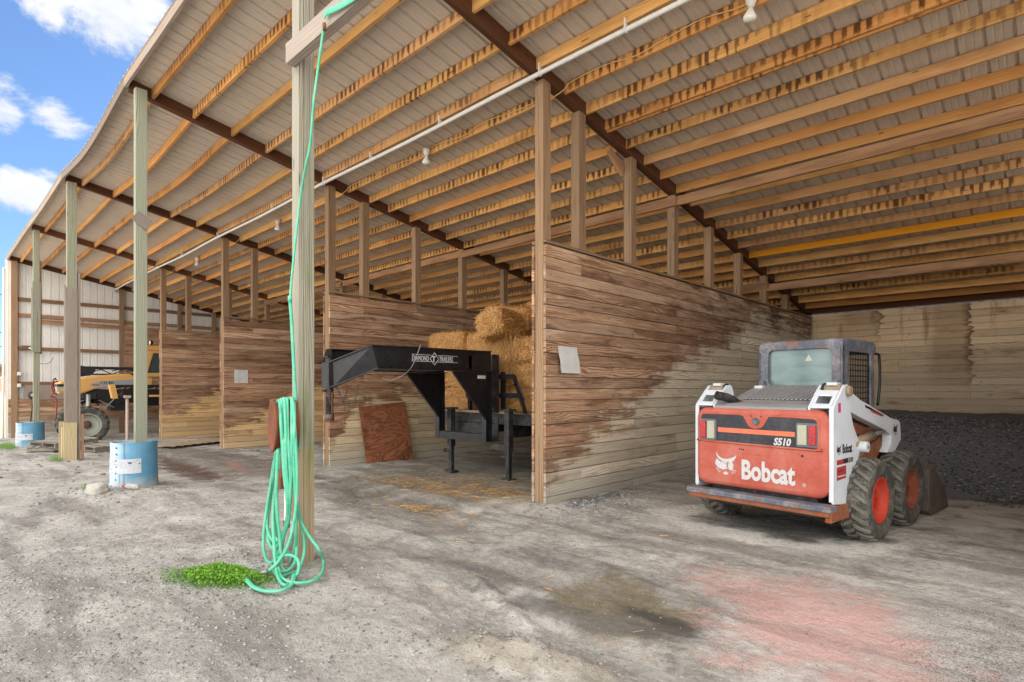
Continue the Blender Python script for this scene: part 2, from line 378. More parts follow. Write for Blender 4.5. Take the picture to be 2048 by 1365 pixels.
# sprayer
paint('sprayer_yellow', C(212, 160, 88), rough=.45, dirt=.25, scale=2.5)
paint('sprayer_grey', C(146, 150, 154), rough=.5, dirt=.2)
paint('sprayer_black', C(24, 24, 27), rough=.55, dirt=.4, dirtcol=C(60, 58, 56))
paint('sprayer_rim', C(158, 162, 150), rough=.55, dirt=.3)
paint('sprayer_hub', C(98, 68, 56), rough=.7, dirt=.3)
paint('red_rubber', C(140, 54, 50), rough=.7)
# small things
paint('weathered_pole', C(158, 138, 124), rough=.8, rust=.5, rustcol=C(136, 78, 56), dirt=.4, scale=7)
paint('hose_green', C(84, 178, 142), rough=.5, dirt=.7, dirtcol=C(134, 180, 160), scale=9, bump=.05, spec=.3)
paint('drum_label', C(186, 190, 196), rough=.7, dirt=.5, scale=9)
paint('drum_ink', C(50, 58, 92), rough=.8)
paint('rivet', C(46, 44, 46), rough=.7)
paint('rock', C(168, 163, 153), rough=.95, dirt=.4, bump=.5, scale=9)
paint('cardboard', C(150, 128, 98), rough=.9, dirt=.3)
paint('cap_red', C(210, 76, 50), rough=.4)
paint('white_stain', C(170, 160, 150), rough=.9)


def drum_mat():
    m, n, b = new_mat('drum_blue')
    o = n.sep(n.obj()); a = n.noise(n.obj(), 4, 5, .6)
    fade = n.sm(n.add(n.mul(o[0], -2.3), n.add(n.mul(o[1], -2.1), n.mul(n.sub(a, .5), .6))), -.4, .45)   # bleached on the side that weathers
    col = n.mix(n.mul(fade, .85), n.mix(a, C(66, 122, 154), C(104, 156, 182)), C(186, 202, 212))
    mud = n.sm(n.add(o[2], n.mul(n.sub(n.noise(n.obj(), 9, 4), .5), .3)), .2, .0)
    col = n.mix(n.mul(mud, .7), col, C(176, 166, 150))
    n.put(b.inputs['Base Color'], col); b.inputs['Roughness'].default_value = .45
drum_mat()


def glass(name, col, rough=.1, alpha=None):
    m, n, b = new_mat(name); n.put(b.inputs['Base Color'], col); b.inputs['Roughness'].default_value = rough
    b.inputs['Specular IOR Level'].default_value = .6
    if alpha is not None: b.inputs['Transmission Weight'].default_value = alpha
    return m, n, b
m, n, b = glass('loader_window', C(96, 122, 122), .12)
a = n.noise(n.vscale(n.obj(), (1, 1, 3)), 3, 4)
n.put(b.inputs['Base Color'], n.mix(n.sm(a, .3, .7), C(84, 108, 108), C(112, 134, 132)))
glass('cab_glass', C(60, 78, 76), .12)
glass('clear_plastic', C(226, 224, 216), .2, .7)


def ply_mat():
    m, n, b = new_mat('weathered_plywood')
    u, v, _ = n.sep(n.obj())
    o = n.obj(); wv = n.noise(n.vscale(o, (1., 1., 3.2)), 1.1, 3, .5, .8)
    s = n.lin(n.math('SINE', n.mul(wv, 75.)), -1, 1, 0, 1)
    col = n.mix(s, C(112, 66, 42), C(156, 98, 64))
    col = n.mix(n.mul(n.sm(n.noise(o, 2.6, 4), .5, .72), .7), col, C(64, 30, 18))
    dots = n.sm(n.voro(n.vscale(o, (1, 1, .3)), 9.), .07, .04)
    col = n.mix(n.mul(dots, .7), col, C(206, 160, 122))
    n.put(b.inputs['Base Color'], col); b.inputs['Roughness'].default_value = .7
    n.put(b.inputs['Normal'], n.bump(s, .15, .003))
ply_mat()


def leafy(name, a, c, sss=0):
    m, n, b = new_mat(name); t = n.attr('tone')
    n.put(b.inputs['Base Color'], n.mix(t, a, c)); b.inputs['Roughness'].default_value = .6
leafy('straw', C(150, 98, 44), C(232, 184, 112))
leafy('straw_core', C(150, 96, 40), C(178, 122, 58))
leafy('weed_leaf', C(52, 96, 20), C(138, 190, 50))
leafy('stone', C(104, 101, 96), C(166, 162, 156))
leafy('black_grit', C(46, 47, 50), C(150, 150, 152))
leafy('tree_leaf', C(104, 84, 66), C(150, 118, 88))


def ground_mat():
    m, n, b = new_mat('gravel_ground')
    P = n.pos(); x, y, z = n.sep(P)
    big = n.noise(P, .45, 5, .6, .4); med = n.noise(P, 2.3, 6, .65, .6); fin = n.noise(P, 16, 6, .7); spk = n.noise(P, 95, 3, .7)
    sp2 = n.voro(P, 60.)
    t = n.add(n.mul(med, .55), n.mul(fin, .45))
    col = n.mix(n.sm(t, .32, .66), C(128, 124, 116), C(202, 196, 187))
    fs = n.noise(P, 230, 2, .6); k = n.lin(n.add(n.mul(spk, .5), n.mul(fs, .5)), .3, .7, .66, 1.34); col = n.mix(1., col, n.comb(k, k, k), 'MULTIPLY')
    col = n.mix(n.mul(n.sm(big, .45, .62), .45), col, C(172, 167, 158))
    def ell(cx, cy, ax, ay, rot=0., rag=.6, edge=(1.15, .6)):
        c, s = math.cos(R(rot)), math.sin(R(rot))
        dx = n.sub(x, cx); dy = n.sub(y, cy)
        a = n.math('DIVIDE', n.add(n.mul(dx, c), n.mul(dy, s)), ax); bb = n.math('DIVIDE', n.sub(n.mul(dy, c), n.mul(dx, s)), ay)
        r = n.math('SQRT', n.add(n.mul(a, a), n.mul(bb, bb)))
        return n.sm(n.add(r, n.mul(n.sub(med, .5), rag * 2.2)), *edge)
    # dark, damp, trafficked strips running along the front of the bays
    st = n.noise(n.comb(n.mul(x, .5), n.mul(y, 2.6)), 1., 6, .62, .5)
    strip = n.mul(n.sm(st, .47, .62), .46)
    col = n.mix(strip, col, C(98, 90, 82))
    col = n.mix(n.mul(ell(-6.2, 4.0, 2.6, .5, -8), .4), col, C(92, 84, 76))
    col = n.mix(n.mul(ell(-2.9, 3.3, 1.6, .5, 10, .8), .35), col, C(92, 88, 84))
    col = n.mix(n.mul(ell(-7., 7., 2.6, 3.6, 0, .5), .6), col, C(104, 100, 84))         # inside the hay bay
    col = n.mix(n.mul(ell(-13., 4.3, 4.6, 1.0, -4, .7), .6), col, C(94, 80, 66))
    col = n.mix(n.mul(ell(-12.0, 3.5, 2.6, .35, -6, .8), .7), col, C(84, 58, 44))
    col = n.mix(n.mul(ell(-11.2, 4.15, 1.3, .10, -12, .7), .5), col, C(168, 118, 104))
    # brown spill
    col = n.mix(n.mul(n.mul(ell(-2.15, 3.25, .66, .44, -25, .8), n.sm(n.add(n.mul(med, .5), n.mul(st, .5)), .34, .52)), .85), col, n.mix(fin, C(92, 82, 62), C(140, 126, 100)))
    col = n.mix(n.mul(n.mul(ell(-1.75, 3.16, .42, .16, -15, .9), n.sm(st, .4, .56)), .85), col, C(70, 67, 63))
    col = n.mix(n.mul(ell(-2.35, 2.95, .9, .13, 12, .9), .65), col, C(92, 88, 84))
    # pink salt
    pink = n.mx(ell(-1.05, 3.85, .66, 1.0, 20, .8, (1.3, .3)), n.mul(ell(-1.62, 4.2, .5, .45, 0, .9, (1.3, .3)), .7))
    pst = n.noise(n.comb(n.add(n.mul(x, 1.6), n.mul(y, 2.2)), n.sub(n.mul(y, 7.), n.mul(x, 4.))), 1., 5, .65)
    grains = n.add(n.mul(spk, .45), n.mul(fs, .55))
    cover = n.add(pink, n.mul(n.sub(pst, .5), 2.2))
    pink = n.mul(n.sm(n.add(grains, n.mul(cover, .17)), .56, .66), n.sm(pink, .02, .3))
    col = n.mix(n.mul(pink, .85), col, n.mix(fs, C(186, 132, 122), C(222, 182, 172)))
    dots = n.mul(n.sm(n.voro(P, 70.), .16, .08), n.sm(cover, .1, .5)); col = n.mix(n.mul(dots, .5), col, C(226, 196, 188))
    # white lime and black grit round the loader
    ring_o = ell(-2.2, 6.15, 1.15, .72, 0, .45, (1.15, .95)); ring_i = ell(-2.15, 6.25, .95, .55, 0, .5, (1.1, .8))
    lime = n.mul(n.mul(ring_o, n.sub(1., ring_i)), n.sm(n.add(n.mul(fin, .6), n.mul(spk, .4)), .34, .5))
    col = n.mix(n.mul(lime, .8), col, C(214, 208, 198))
    lime2 = n.mul(ell(-.45, 8.1, 1.3, 1.1, 0, .8), n.sm(med, .38, .6))
    col = n.mix(n.mul(lime2, .75), col, C(202, 194, 182))
    grit = n.mx(n.mul(ell(-2.1, 6.25, .95, .55, 0, .7), n.sm(spk, .38, .5)), ell(-.8, 10., 3.4, .8, 0, .5))
    col = n.mix(n.mul(grit, .85), col, n.mix(spk, C(30, 30, 32), C(110, 108, 104)))
    col = n.mix(n.mul(n.mul(ell(-.15, 4.3, .6, 1.2, 10, .6), n.sm(spk, .52, .62)), .6), col, C(190, 186, 180))
    col = n.mix(n.mul(n.mul(ell(-.15, 4.0, .6, .9, 10, .6), n.sm(spk, .46, .4)), .7), col, C(70, 64, 58))
    # bluish wet foot of the first partition
    col = n.mix(n.mul(ell(-4.25, 5.95, .16, .65, 0, .35), .8), col, n.mix(fin, C(50, 66, 86), C(130, 138, 146)))
    # sandy mound and gravelly left
    col = n.mix(n.mul(ell(-2.1, 2.25, .55, .26, 20, .6), .4), col, C(164, 150, 128))
    # pebbles
    peb = n.mul(n.sm(sp2, .30, .12), n.sm(n.add(med, n.mul(ell(-4.6, .8, 3.2, 1.6, 0, .4), .18)), .52, .66))
    col = n.mix(n.mul(peb, .5), col, C(172, 167, 158))
    # out-of-view ground before the shed, made paler to bounce sunlight into it
    bounce_strip = n.sm(n.add(y, n.mul(n.sub(big, .5), 1.5)), -1.6, -2.6)
    col = n.mix(bounce_strip, col, n.mix(t, C(172, 169, 162), C(220, 216, 208)))
    # field beyond the shed
    fld = n.mul(n.sm(n.add(x, n.mul(n.sub(big, .5), 2.)), -26.8, -28.), n.sm(y, -4., 1.5))
    col = n.mix(fld, col, n.mix(med, C(176, 142, 92), C(216, 188, 138)))
    n.put(b.inputs['Base Color'], col); b.inputs['Roughness'].default_value = .95; b.inputs['Specular IOR Level'].default_value = .15
    hgt = n.add(n.mul(fin, .9), n.add(n.mul(spk, .25), n.mul(peb, .4)))
    n.put(b.inputs['Normal'], n.bump(hgt, .95, .04))
ground_mat()

# ------------------------------------------------------------------ mesh helpers
class MB:
    def __init__(s): s.v = []; s.f = []; s.uv = []; s.sm = []; s.mi = []; s.tone = []; s.hz = []; s.mats = []
    def mat(s, name):
        if name not in s.mats: s.mats.append(name)
        return s.mats.index(name)
    def face(s, idx, uvs, mi, smooth=False): s.f.append(idx); s.uv.extend(uvs); s.mi.append(mi); s.sm.append(smooth)
    def pts(s, pts, tone, hz=None):
        b = len(s.v); s.v.extend([tuple(p) for p in pts]); s.tone.extend([tone] * len(pts))
        s.hz.extend(hz if hz is not None else [.5] * len(pts)); return b
    def beam(s, path, wd, ht, mat, tone=None, caps=True, jit=0.):
        """rectangular bar swept along path (points at the section's centre); wd sideways, ht upwards; grain runs along it"""
        mi = s.mat(mat); tone = random.random() if tone is None else tone; P = [Vector(p) for p in path]
        ou, ov = random.random() * 40, random.random() * 40; L = 0; rows = []; us = []
        for i, p in enumerate(P):
            d = (P[min(i + 1, len(P) - 1)] - P[max(i - 1, 0)]).normalized()
            if abs(d.z) > .9: side = Vector((1, 0, 0)); up = Vector((0, 1, 0))
            else: side = d.cross(Vector((0, 0, 1))).normalized(); up = side.cross(d).normalized()
            if i: L += (p - P[i - 1]).length
            us.append(L)
            a, c = side * wd / 2, up * ht / 2
            j = [Vector((random.uniform(-jit, jit), random.uniform(-jit, jit), random.uniform(-jit, jit))) if jit else Vector() for _ in range(4)]
            rows.append(s.pts([p - a - c + j[0], p + a - c + j[1], p + a + c + j[2], p - a + c + j[3]], tone, [0, 0, 1, 1]))
        vv = [0, wd, wd + ht, 2 * wd + ht, 2 * wd + 2 * ht]
        for i in range(len(P) - 1):
            a, b = rows[i], rows[i + 1]
            for k in range(4):
                k2 = (k + 1) % 4
                s.face((a + k, a + k2, b + k2, b + k), [(ou + us[i], ov + vv[k]), (ou + us[i], ov + vv[k + 1]), (ou + us[i + 1], ov + vv[k + 1]), (ou + us[i + 1], ov + vv[k])], mi)
        if caps:
            for r, o in ((rows[0], (0, 3, 2, 1)), (rows[-1], (0, 1, 2, 3))):
                s.face(tuple(r + q for q in o), [(ou + .01 * q, ov + ht * (q > 1)) for q in o], mi)
        return s
    def box(s, x0, x1, y0, y1, z0, z1, mat, grain=None, tone=None):
        mi = s.mat(mat); tone = random.random() if tone is None else tone
        d = (x1 - x0, y1 - y0, z1 - z0); g = grain if grain is not None else d.index(max(d))
        c = [(x0, y0, z0), (x1, y0, z0), (x1, y1, z0), (x0, y1, z0), (x0, y0, z1), (x1, y0, z1), (x1, y1, z1), (x0, y1, z1)]
        b = s.pts(c, tone, [0, 0, 0, 0, 1, 1, 1, 1]); ou, ov = random.random() * 40, random.random() * 40
        for f, ax in (((0, 3, 2, 1), (0, 1)), ((4, 5, 6, 7), (0, 1)), ((0, 1, 5, 4), (0, 2)), ((2, 3, 7, 6), (0, 2)), ((1, 2, 6, 5), (1, 2)), ((3, 0, 4, 7), (1, 2))):
            if g == ax[0]: pu, pv = ax
            elif g == ax[1]: pv, pu = ax
            else: pu, pv = ax
            s.face(tuple(b + q for q in f), [(ou + c[q][pu], ov + c[q][pv] + .37 * pv) for q in f], mi)
        return s
    def tube(s, path, r, mat, seg=8, closed=False, caps=True, tone=.5, flat=None):
        mi = s.mat(mat); P = [Vector(p) for p in path]; n = len(P); rr = r if isinstance(r, (list, tuple)) else [r] * n
        rows = []; ref = None; L = 0
        for i, p in enumerate(P):
            if closed: d = P[(i + 1) % n] - P[i - 1]
            else: d = P[min(i + 1, n - 1)] - P[max(i - 1, 0)]
            d = d.normalized() if d.length > 1e-9 else Vector((0, 0, 1))
            if ref is None: ref = Vector((0, 0, 1)) if abs(d.z) < .9 else Vector((1, 0, 0))
            a = (ref - d * ref.dot(d)).normalized(); ref = a; b = d.cross(a)
            ring = []
            for k in range(seg):
                t = 2 * math.pi * k / seg; q = a * math.cos(t) + b * math.sin(t)
                if flat: q = a * math.cos(t) * flat[0] + b * math.sin(t) * flat[1]
                ring.append(p + q * rr[i])
            rows.append(s.pts(ring, tone))
        m = n if closed else n - 1
        for i in range(m):
            a, b = rows[i], rows[(i + 1) % n]
            for k in range(seg):
                k2 = (k + 1) % seg
                s.face((a + k, a + k2, b + k2, b + k), [(i * .1, k / seg), (i * .1, (k + 1) / seg), (i * .1 + .1, (k + 1) / seg), (i * .1 + .1, k / seg)], mi, True)
        if caps and not closed:
            s.face(tuple(rows[0] + k for k in reversed(range(seg))), [(0, 0)] * seg, mi)
            s.face(tuple(rows[-1] + k for k in range(seg)), [(0, 0)] * seg, mi)
        return s
    def cyl(s, a, b, r, mat, seg=16, tone=.5): return s.tube([a, b], r, mat, seg, tone=tone)
    def lathe(s, prof, mat, seg=32, M=None, tone=.5, smooth=True, cap=False):
        """profile of (radius, height) turned about local z, placed by matrix M"""
        mi = s.mat(mat) if isinstance(mat, str) else None; M = M or Matrix.Identity(4); rows = []
        for r, z in prof:
            rows.append(s.pts([M @ Vector((r * math.cos(2 * math.pi * k / seg), r * math.sin(2 * math.pi * k / seg), z)) for k in range(seg)], tone))
        for i in range(len(prof) - 1):
            mm = mi if mi is not None else s.mat(mat[i])
            a, b = rows[i], rows[i + 1]
            for k in range(seg):
                k2 = (k + 1) % seg
                s.face((a + k, a + k2, b + k2, b + k), [(k / seg, i * .1), ((k + 1) / seg, i * .1), ((k + 1) / seg, i * .1 + .1), (k / seg, i * .1 + .1)], mm, smooth)
        if cap:
            mm = mi if mi is not None else s.mat(mat[-1])
            s.face(tuple(rows[-1] + k for k in range(seg)), [(0, 0)] * seg, mm); s.face(tuple(rows[0] + k for k in reversed(range(seg))), [(0, 0)] * seg, mm)
        return s
    def prism(s, poly, t0, t1, plane, mat, tone=None, M=None):
        """polygon extruded: plane 'xz' -> along y, 'yz' -> along x, 'xy' -> along z"""
        mi = s.mat(mat); tone = random.random() if tone is None else tone; n = len(poly)
        def P(a, b, t): return {'xz': (a, t, b), 'yz': (t, a, b), 'xy': (a, b, t)}[plane]
        A = [Vector(P(a, b, t0)) for a, b in poly]; B = [Vector(P(a, b, t1)) for a, b in poly]
        if M: A = [M @ p for p in A]; B = [M @ p for p in B]
        a = s.pts(A, tone); b = s.pts(B, tone)
        s.face(tuple(a + k for k in range(n)), list(poly), mi); s.face(tuple(b + k for k in reversed(range(n))), list(reversed(poly)), mi)
        for k in range(n):
            k2 = (k + 1) % n; s.face((a + k2, a + k, b + k, b + k2), [poly[k2], poly[k], poly[k], poly[k2]], mi)
        return s
    def grid(s, fn, nu, nv, mat, smooth=True, tone=.5):
        mi = s.mat(mat); b = s.pts([fn(i / nu, j / nv) for j in range(nv + 1) for i in range(nu + 1)], tone)
        for j in range(nv):
            for i in range(nu):
                q = b + j * (nu + 1) + i
                s.face((q, q + 1, q + nu + 2, q + nu + 1), [(i / nu, j / nv), ((i + 1) / nu, j / nv), ((i + 1) / nu, (j + 1) / nv), (i / nu, (j + 1) / nv)], mi, smooth)
        return s


def tagit(o, label=None, cat=None, group=None, kind=None):
    for k, v in (('label', label), ('category', cat), ('group', group), ('kind', kind)):
        if v: o[k] = v
    return o


def mk(name, mb, parent=None, label=None, cat=None, group=None, kind=None, loc=None, fix=True, bevel=0, subd=0, rec=True):
    me = bpy.data.meshes.new(name); me.from_pydata(mb.v, [], mb.f)
    for q in mb.mats: me.materials.append(MAT[q])
    me.polygons.foreach_set('material_index', mb.mi); me.polygons.foreach_set('use_smooth', mb.sm)
    u = me.uv_layers.new(name='UVMap'); u.data.foreach_set('uv', np.array(mb.uv, dtype=np.float32).ravel())
    for an, dat in (('tone', mb.tone), ('hz', mb.hz)):
        a = me.attributes.new(an, 'FLOAT', 'POINT'); a.data.foreach_set('value', np.array(dat, dtype=np.float32))
    if rec:
        import bmesh
        bm = bmesh.new(); bm.from_mesh(me); bmesh.ops.recalc_face_normals(bm, faces=bm.faces); bm.to_mesh(me); bm.free()
    me.update()
    o = bpy.data.objects.new(name, me); COL.objects.link(o)
    if parent: o.parent = parent
    if loc: o.location = loc
    if bevel:
        md = o.modifiers.new('bevel', 'BEVEL'); md.width = bevel; md.segments = 2; md.limit_method = 'ANGLE'; md.angle_limit = R(40); md.use_clamp_overlap = True
    return tagit(o, label, cat, group, kind)


def empty(name, loc=(0, 0, 0), rz=0, label=None, cat=None, group=None):
    o = bpy.data.objects.new(name, None); COL.objects.link(o); o.location = loc; o.rotation_euler = (0, 0, rz); o.empty_display_size = .2
    return tagit(o, label, cat, group)


def copy_tree(o, parent=None):
    kids = list(o.children); c = o.copy(); COL.objects.link(c); c.parent = parent
    for k in kids: copy_tree(k, c)
    return c


def smooth_path(P, n=6, closed=False):
    P = [Vector(p) for p in P]; out = []; m = len(P)
    rng_ = range(m) if closed else range(m - 1)
    for i in rng_:
        p0 = P[(i - 1) % m] if closed or i > 0 else P[0]; p1 = P[i]; p2 = P[(i + 1) % m]; p3 = P[(i + 2) % m] if closed or i + 2 < m else P[-1]
        for k in range(n):
            t = k / n
            out.append(.5 * ((2 * p1) + (p2 - p0) * t + (2 * p0 - 5 * p1 + 4 * p2 - p3) * t * t + (3 * p1 - p0 - 3 * p2 + p3) * t ** 3))
    if not closed: out.append(P[-1])
    return out


def text_mb(txt, size, mat, thick=.002, bold=0., sx=1., shear=0., M=None, mb=None, align='LEFT'):
    cu = bpy.data.curves.new('t', 'FONT'); cu.body = txt; cu.size = size; cu.offset = bold; cu.extrude = thick / 2; cu.shear = shear; cu.align_x = align; cu.resolution_u = 3
    o = bpy.data.objects.new('t', cu); COL.objects.link(o)
    dg = bpy.context.evaluated_depsgraph_get(); me = bpy.data.meshes.new_from_object(o.evaluated_get(dg))
    mb = mb or MB(); mi = mb.mat(mat); M = M or Matrix.Identity(4); S = Matrix.Diagonal((sx, 1, 1, 1))
    b = mb.pts([M @ S @ v.co for v in me.vertices], .5)
    for p in me.polygons: mb.face(tuple(b + q for q in p.vertices), [(0, 0)] * len(p.vertices), mi)
    bpy.data.objects.remove(o); bpy.data.meshes.remove(me); bpy.data.curves.remove(cu)
    return mb


# local frames for writing: on a plane facing -y (rear of loader), facing +x (sides)
def M_rear(x, y, z): return Matrix.Translation((x, y, z)) @ Matrix(((1, 0, 0, 0), (0, 0, -1, 0), (0, 1, 0, 0), (0, 0, 0, 1)))
def M_side(y, x, z): return Matrix.Translation((x, y, z)) @ Matrix(((0, 0, 1, 0), (1, 0, 0, 0), (0, 1, 0, 0), (0, 0, 0, 1)))


# ------------------------------------------------------------------ ground
def vnoise(x, y, seed=0):
    xi = np.floor(x).astype(np.int64); yi = np.floor(y).astype(np.int64); fx = x - xi; fy = y - yi
    fx = fx * fx * (3 - 2 * fx); fy = fy * fy * (3 - 2 * fy)
    def h(a, b):
        n = (a * 374761393 + b * 668265263 + seed * 1442695) & 0xffffffff
        n = ((n ^ (n >> 13)) * 1274126177) & 0xffffffff
        return ((n ^ (n >> 16)) & 0xffff) / 65535.
    return (h(xi, yi) * (1 - fx) + h(xi + 1, yi) * fx) * (1 - fy) + (h(xi, yi + 1) * (1 - fx) + h(xi + 1, yi + 1) * fx) * fy
def fbm(x, y, o=4, seed=0, g=.5):
    r = 0; a = 1; t = 0
    for i in range(o): r = r + a * vnoise(x * 2 ** i, y * 2 ** i, seed + i * 17); t += a; a *= g
    return r / t - .5
def blob(x, y, cx, cy, ax, ay, rot=0):
    c, s = math.cos(R(rot)), math.sin(R(rot)); dx, dy = x - cx, y - cy
    return np.exp(-(((dx * c + dy * s) / ax) ** 2 + ((dy * c - dx * s) / ay) ** 2))
def gz(x, y):
    x = np.asarray(x, float); y = np.asarray(y, float)
    z = -.0155 * np.maximum(0, -x - 9.) ; z = np.maximum(z, -.3)
    near = np.exp(-((x + 5) ** 2 + (y - 4) ** 2) / 500.)
    z = z + near * (.07 * fbm(x * .55, y * .8, 4, 3) + .035 * fbm(x * 2.3, y * 2.9, 4, 9) + .020 * fbm(x * 9, y * 11, 4, 5, .6))
    z = z + .03 * blob(x, y, -4.55, 1.75, .75, .5) + .03 * blob(x, y, -4.7, 1.1, 1.2, .6, 10)          # gravel round the big post
    z = z + .07 * blob(x, y, -9.6, 1.9, .9, .5) + .05 * blob(x, y, -15.2, 2.0, 1., .5)
    z = z + .05 * blob(x, y, -4.15, 5.9, .35, .9) * (.6 + 1.2 * fbm(x * 6, y * 6, 3, 2)) + .04 * blob(x, y, -4.6, 5.2, .35, .25)
    z = z + .10 * blob(x, y, -2.1, 2.2, .45, .16, 22) * (1 + 2.2 * fbm(x * 9, y * 9, 4, 8))
    z = z + .035 * blob(x, y, -2.7, 2.75, .8, .06, -18) * (1 + 2 * fbm(x * 9, y * 9, 3, 8))
    z = z - .05 * blob(x, y, -2.0, 2.8, .9, .22, 8) - .03 * blob(x, y, -2.2, 3.2, .7, .35, -20)
    z = z + .03 * blob(x, y, -2.2, 3.7, .8, .07, -14)
    z = z - .035 * blob(x, y, -6, 4.2, 3., .3, -5) + .03 * blob(x, y, -6, 4.7, 3., .15, -4) - .03 * blob(x, y, -3.6, 3.2, 1.6, .18, 12)
    z = z + .04 * blob(x, y, -12.0, 2.4, 1.8, .4, 5) - .07 * blob(x, y, -12.5, 3.6, 3.5, .35, -5)
    z = z + .05 * blob(x, y, -5.3, .3, .9, .35, 30)
    return z
def g1(x, y): return float(gz(x, y))
def axis_pts(lo, hi, fine, far, grow=1.12):
    a = list(np.arange(lo, hi + 1e-6, fine)); st = fine
    while a[-1] < far: st *= grow; a.append(a[-1] + st)
    st = fine
    while a[0] > -far: st *= grow; a.insert(0, a[0] - st)
    return np.array(a)
gx = axis_pts(-7.5, .6, .035, 900); gy = axis_pts(.1, 6.6, .035, 900)
X, Y = np.meshgrid(gx, gy); Z = gz(X, Y)
me = bpy.data.meshes.new('ground'); nx, ny = len(gx), len(gy)
co = np.stack([X, Y, Z], -1).reshape(-1, 3)
idx = (np.arange(ny - 1)[:, None] * nx + np.arange(nx - 1)[None, :]).ravel()
quads = np.stack([idx, idx + 1, idx + nx + 1, idx + nx], 1)
me.vertices.add(len(co)); me.vertices.foreach_set('co', co.ravel().astype(np.float32))
me.loops.add(quads.size); me.loops.foreach_set('vertex_index', quads.ravel().astype(np.int32))
me.polygons.add(len(quads)); me.polygons.foreach_set('loop_start', np.arange(0, quads.size, 4, dtype=np.int32))
me.polygons.foreach_set('use_smooth', np.ones(len(quads), bool)); me.update(calc_edges=True)
me.materials.append(MAT['gravel_ground'])
go = bpy.data.objects.new('ground', me); COL.objects.link(go); tagit(go, 'grey compacted gravel and dust yard in front of the open shed', kind='structure')


def scatter(name, shapes, pos, scl, rot, tone, matname, **kw):
    """many small copies of a few template shapes baked in one mesh"""
    V = []; F = []; T = []; base = 0; n = len(pos)
    for i in range(n):
        v, f = shapes[i % len(shapes)]
        c, s_ = math.cos(rot[i]), math.sin(rot[i]); q = v * scl[i]
        q = np.stack([q[:, 0] * c - q[:, 1] * s_, q[:, 0] * s_ + q[:, 1] * c, q[:, 2]], 1) + pos[i]
        V.append(q); F.append(f + base); T.append(np.full(len(v), tone[i])); base += len(v)
    V = np.concatenate(V); F = np.concatenate(F); T = np.concatenate(T); k = F.shape[1]
    me = bpy.data.meshes.new(name); me.vertices.add(len(V)); me.vertices.foreach_set('co', V.ravel().astype(np.float32))
    me.loops.add(F.size); me.loops.foreach_set('vertex_index', F.ravel().astype(np.int32))
    me.polygons.add(len(F)); me.polygons.foreach_set('loop_start', np.arange(0, F.size, k, dtype=np.int32)); me.update(calc_edges=True)
    a = me.attributes.new('tone', 'FLOAT', 'POINT'); a.data.foreach_set('value', T.astype(np.float32))
    me.materials.append(MAT[matname]); o = bpy.data.objects.new(name, me); COL.objects.link(o)
    return tagit(o, **kw)
def stone_shapes(k=6):
    out = []; t = (1 + 5 ** .5) / 2
    v0 = np.array([(-1, t, 0), (1, t, 0), (-1, -t, 0), (1, -t, 0), (0, -1, t), (0, 1, t), (0, -1, -t), (0, 1, -t), (t, 0, -1), (t, 0, 1), (-t, 0, -1), (-t, 0, 1)]) / 1.9
    f0 = np.array([(0, 11, 5), (0, 5, 1), (0, 1, 7), (0, 7, 10), (0, 10, 11), (1, 5, 9), (5, 11, 4), (11, 10, 2), (10, 7, 6), (7, 1, 8), (3, 9, 4), (3, 4, 2), (3, 2, 6), (3, 6, 8), (3, 8, 9), (4, 9, 5), (2, 4, 11), (6, 2, 10), (8, 6, 7), (9, 8, 1)])
    for i in range(k):
        v = v0 * rng.uniform(.7, 1.2, (12, 1)); v = v * np.array([1.2, .85, .5]) * rng.uniform(.8, 1.2, 3); out.append((v, f0))
    return out
SS = stone_shapes()
def stones(name, n, cx, cy, sx, sy, smin, smax, rot=0, mat='stone', **kw):
    a = rng.normal(0, 1, n) * sx; b = rng.normal(0, 1, n) * sy; c, s_ = math.cos(R(rot)), math.sin(R(rot))
    return cx + a * c - b * s_, cy + a * s_ + b * c, smin + (smax - smin) * rng.random(n) ** 4
px, py, ps = [], [], []
for a in ((4200, -4.8, 1.1, 1.2, .6, .003, .016, 10), (2600, -3.9, .7, 1.2, .5, .003, .014, 20), (600, -4.5, 1.9, .4, .3, .005, .024, 0), (500, -9.5, 1.75, .5, .35, .008, .03, 0),
          (1600, -6., 1.5, 2.4, .9, .003, .018, 0), (1800, -6, 3, 4, 1.5, .003, .014, 0), (500, -4.1, 5.9, .15, .6, .006, .03, 0), (350, -14.5, 2.3, 2.5, .8, .01, .05, 0),
          (1600, -2.4, 2.0, 1.2, .6, .0025, .011, 0), (900, -1.5, 3.5, 1.3, 1.2, .0025, .007, 0), (160, -16., 7., 1.6, 1.5, .02, .07, 0), (500, -2.15, 2.25, .4, .15, .004, .016, 20)):
    x, y, q = stones('', *a[:7], rot=a[7]); px.append(x); py.append(y); ps.append(q)
px, py, ps = map(np.concatenate, (px, py, ps)); keep = (py > -1.5); px, py, ps = px[keep], py[keep], ps[keep]
scatter('gravel_stones', SS, np.stack([px, py, gz(px, py) + ps * .12], 1), ps, rng.uniform(0, 6.28, len(px)), rng.random(len(px)), 'stone', label='loose pale gravel stones strewn over the yard', kind='stuff')


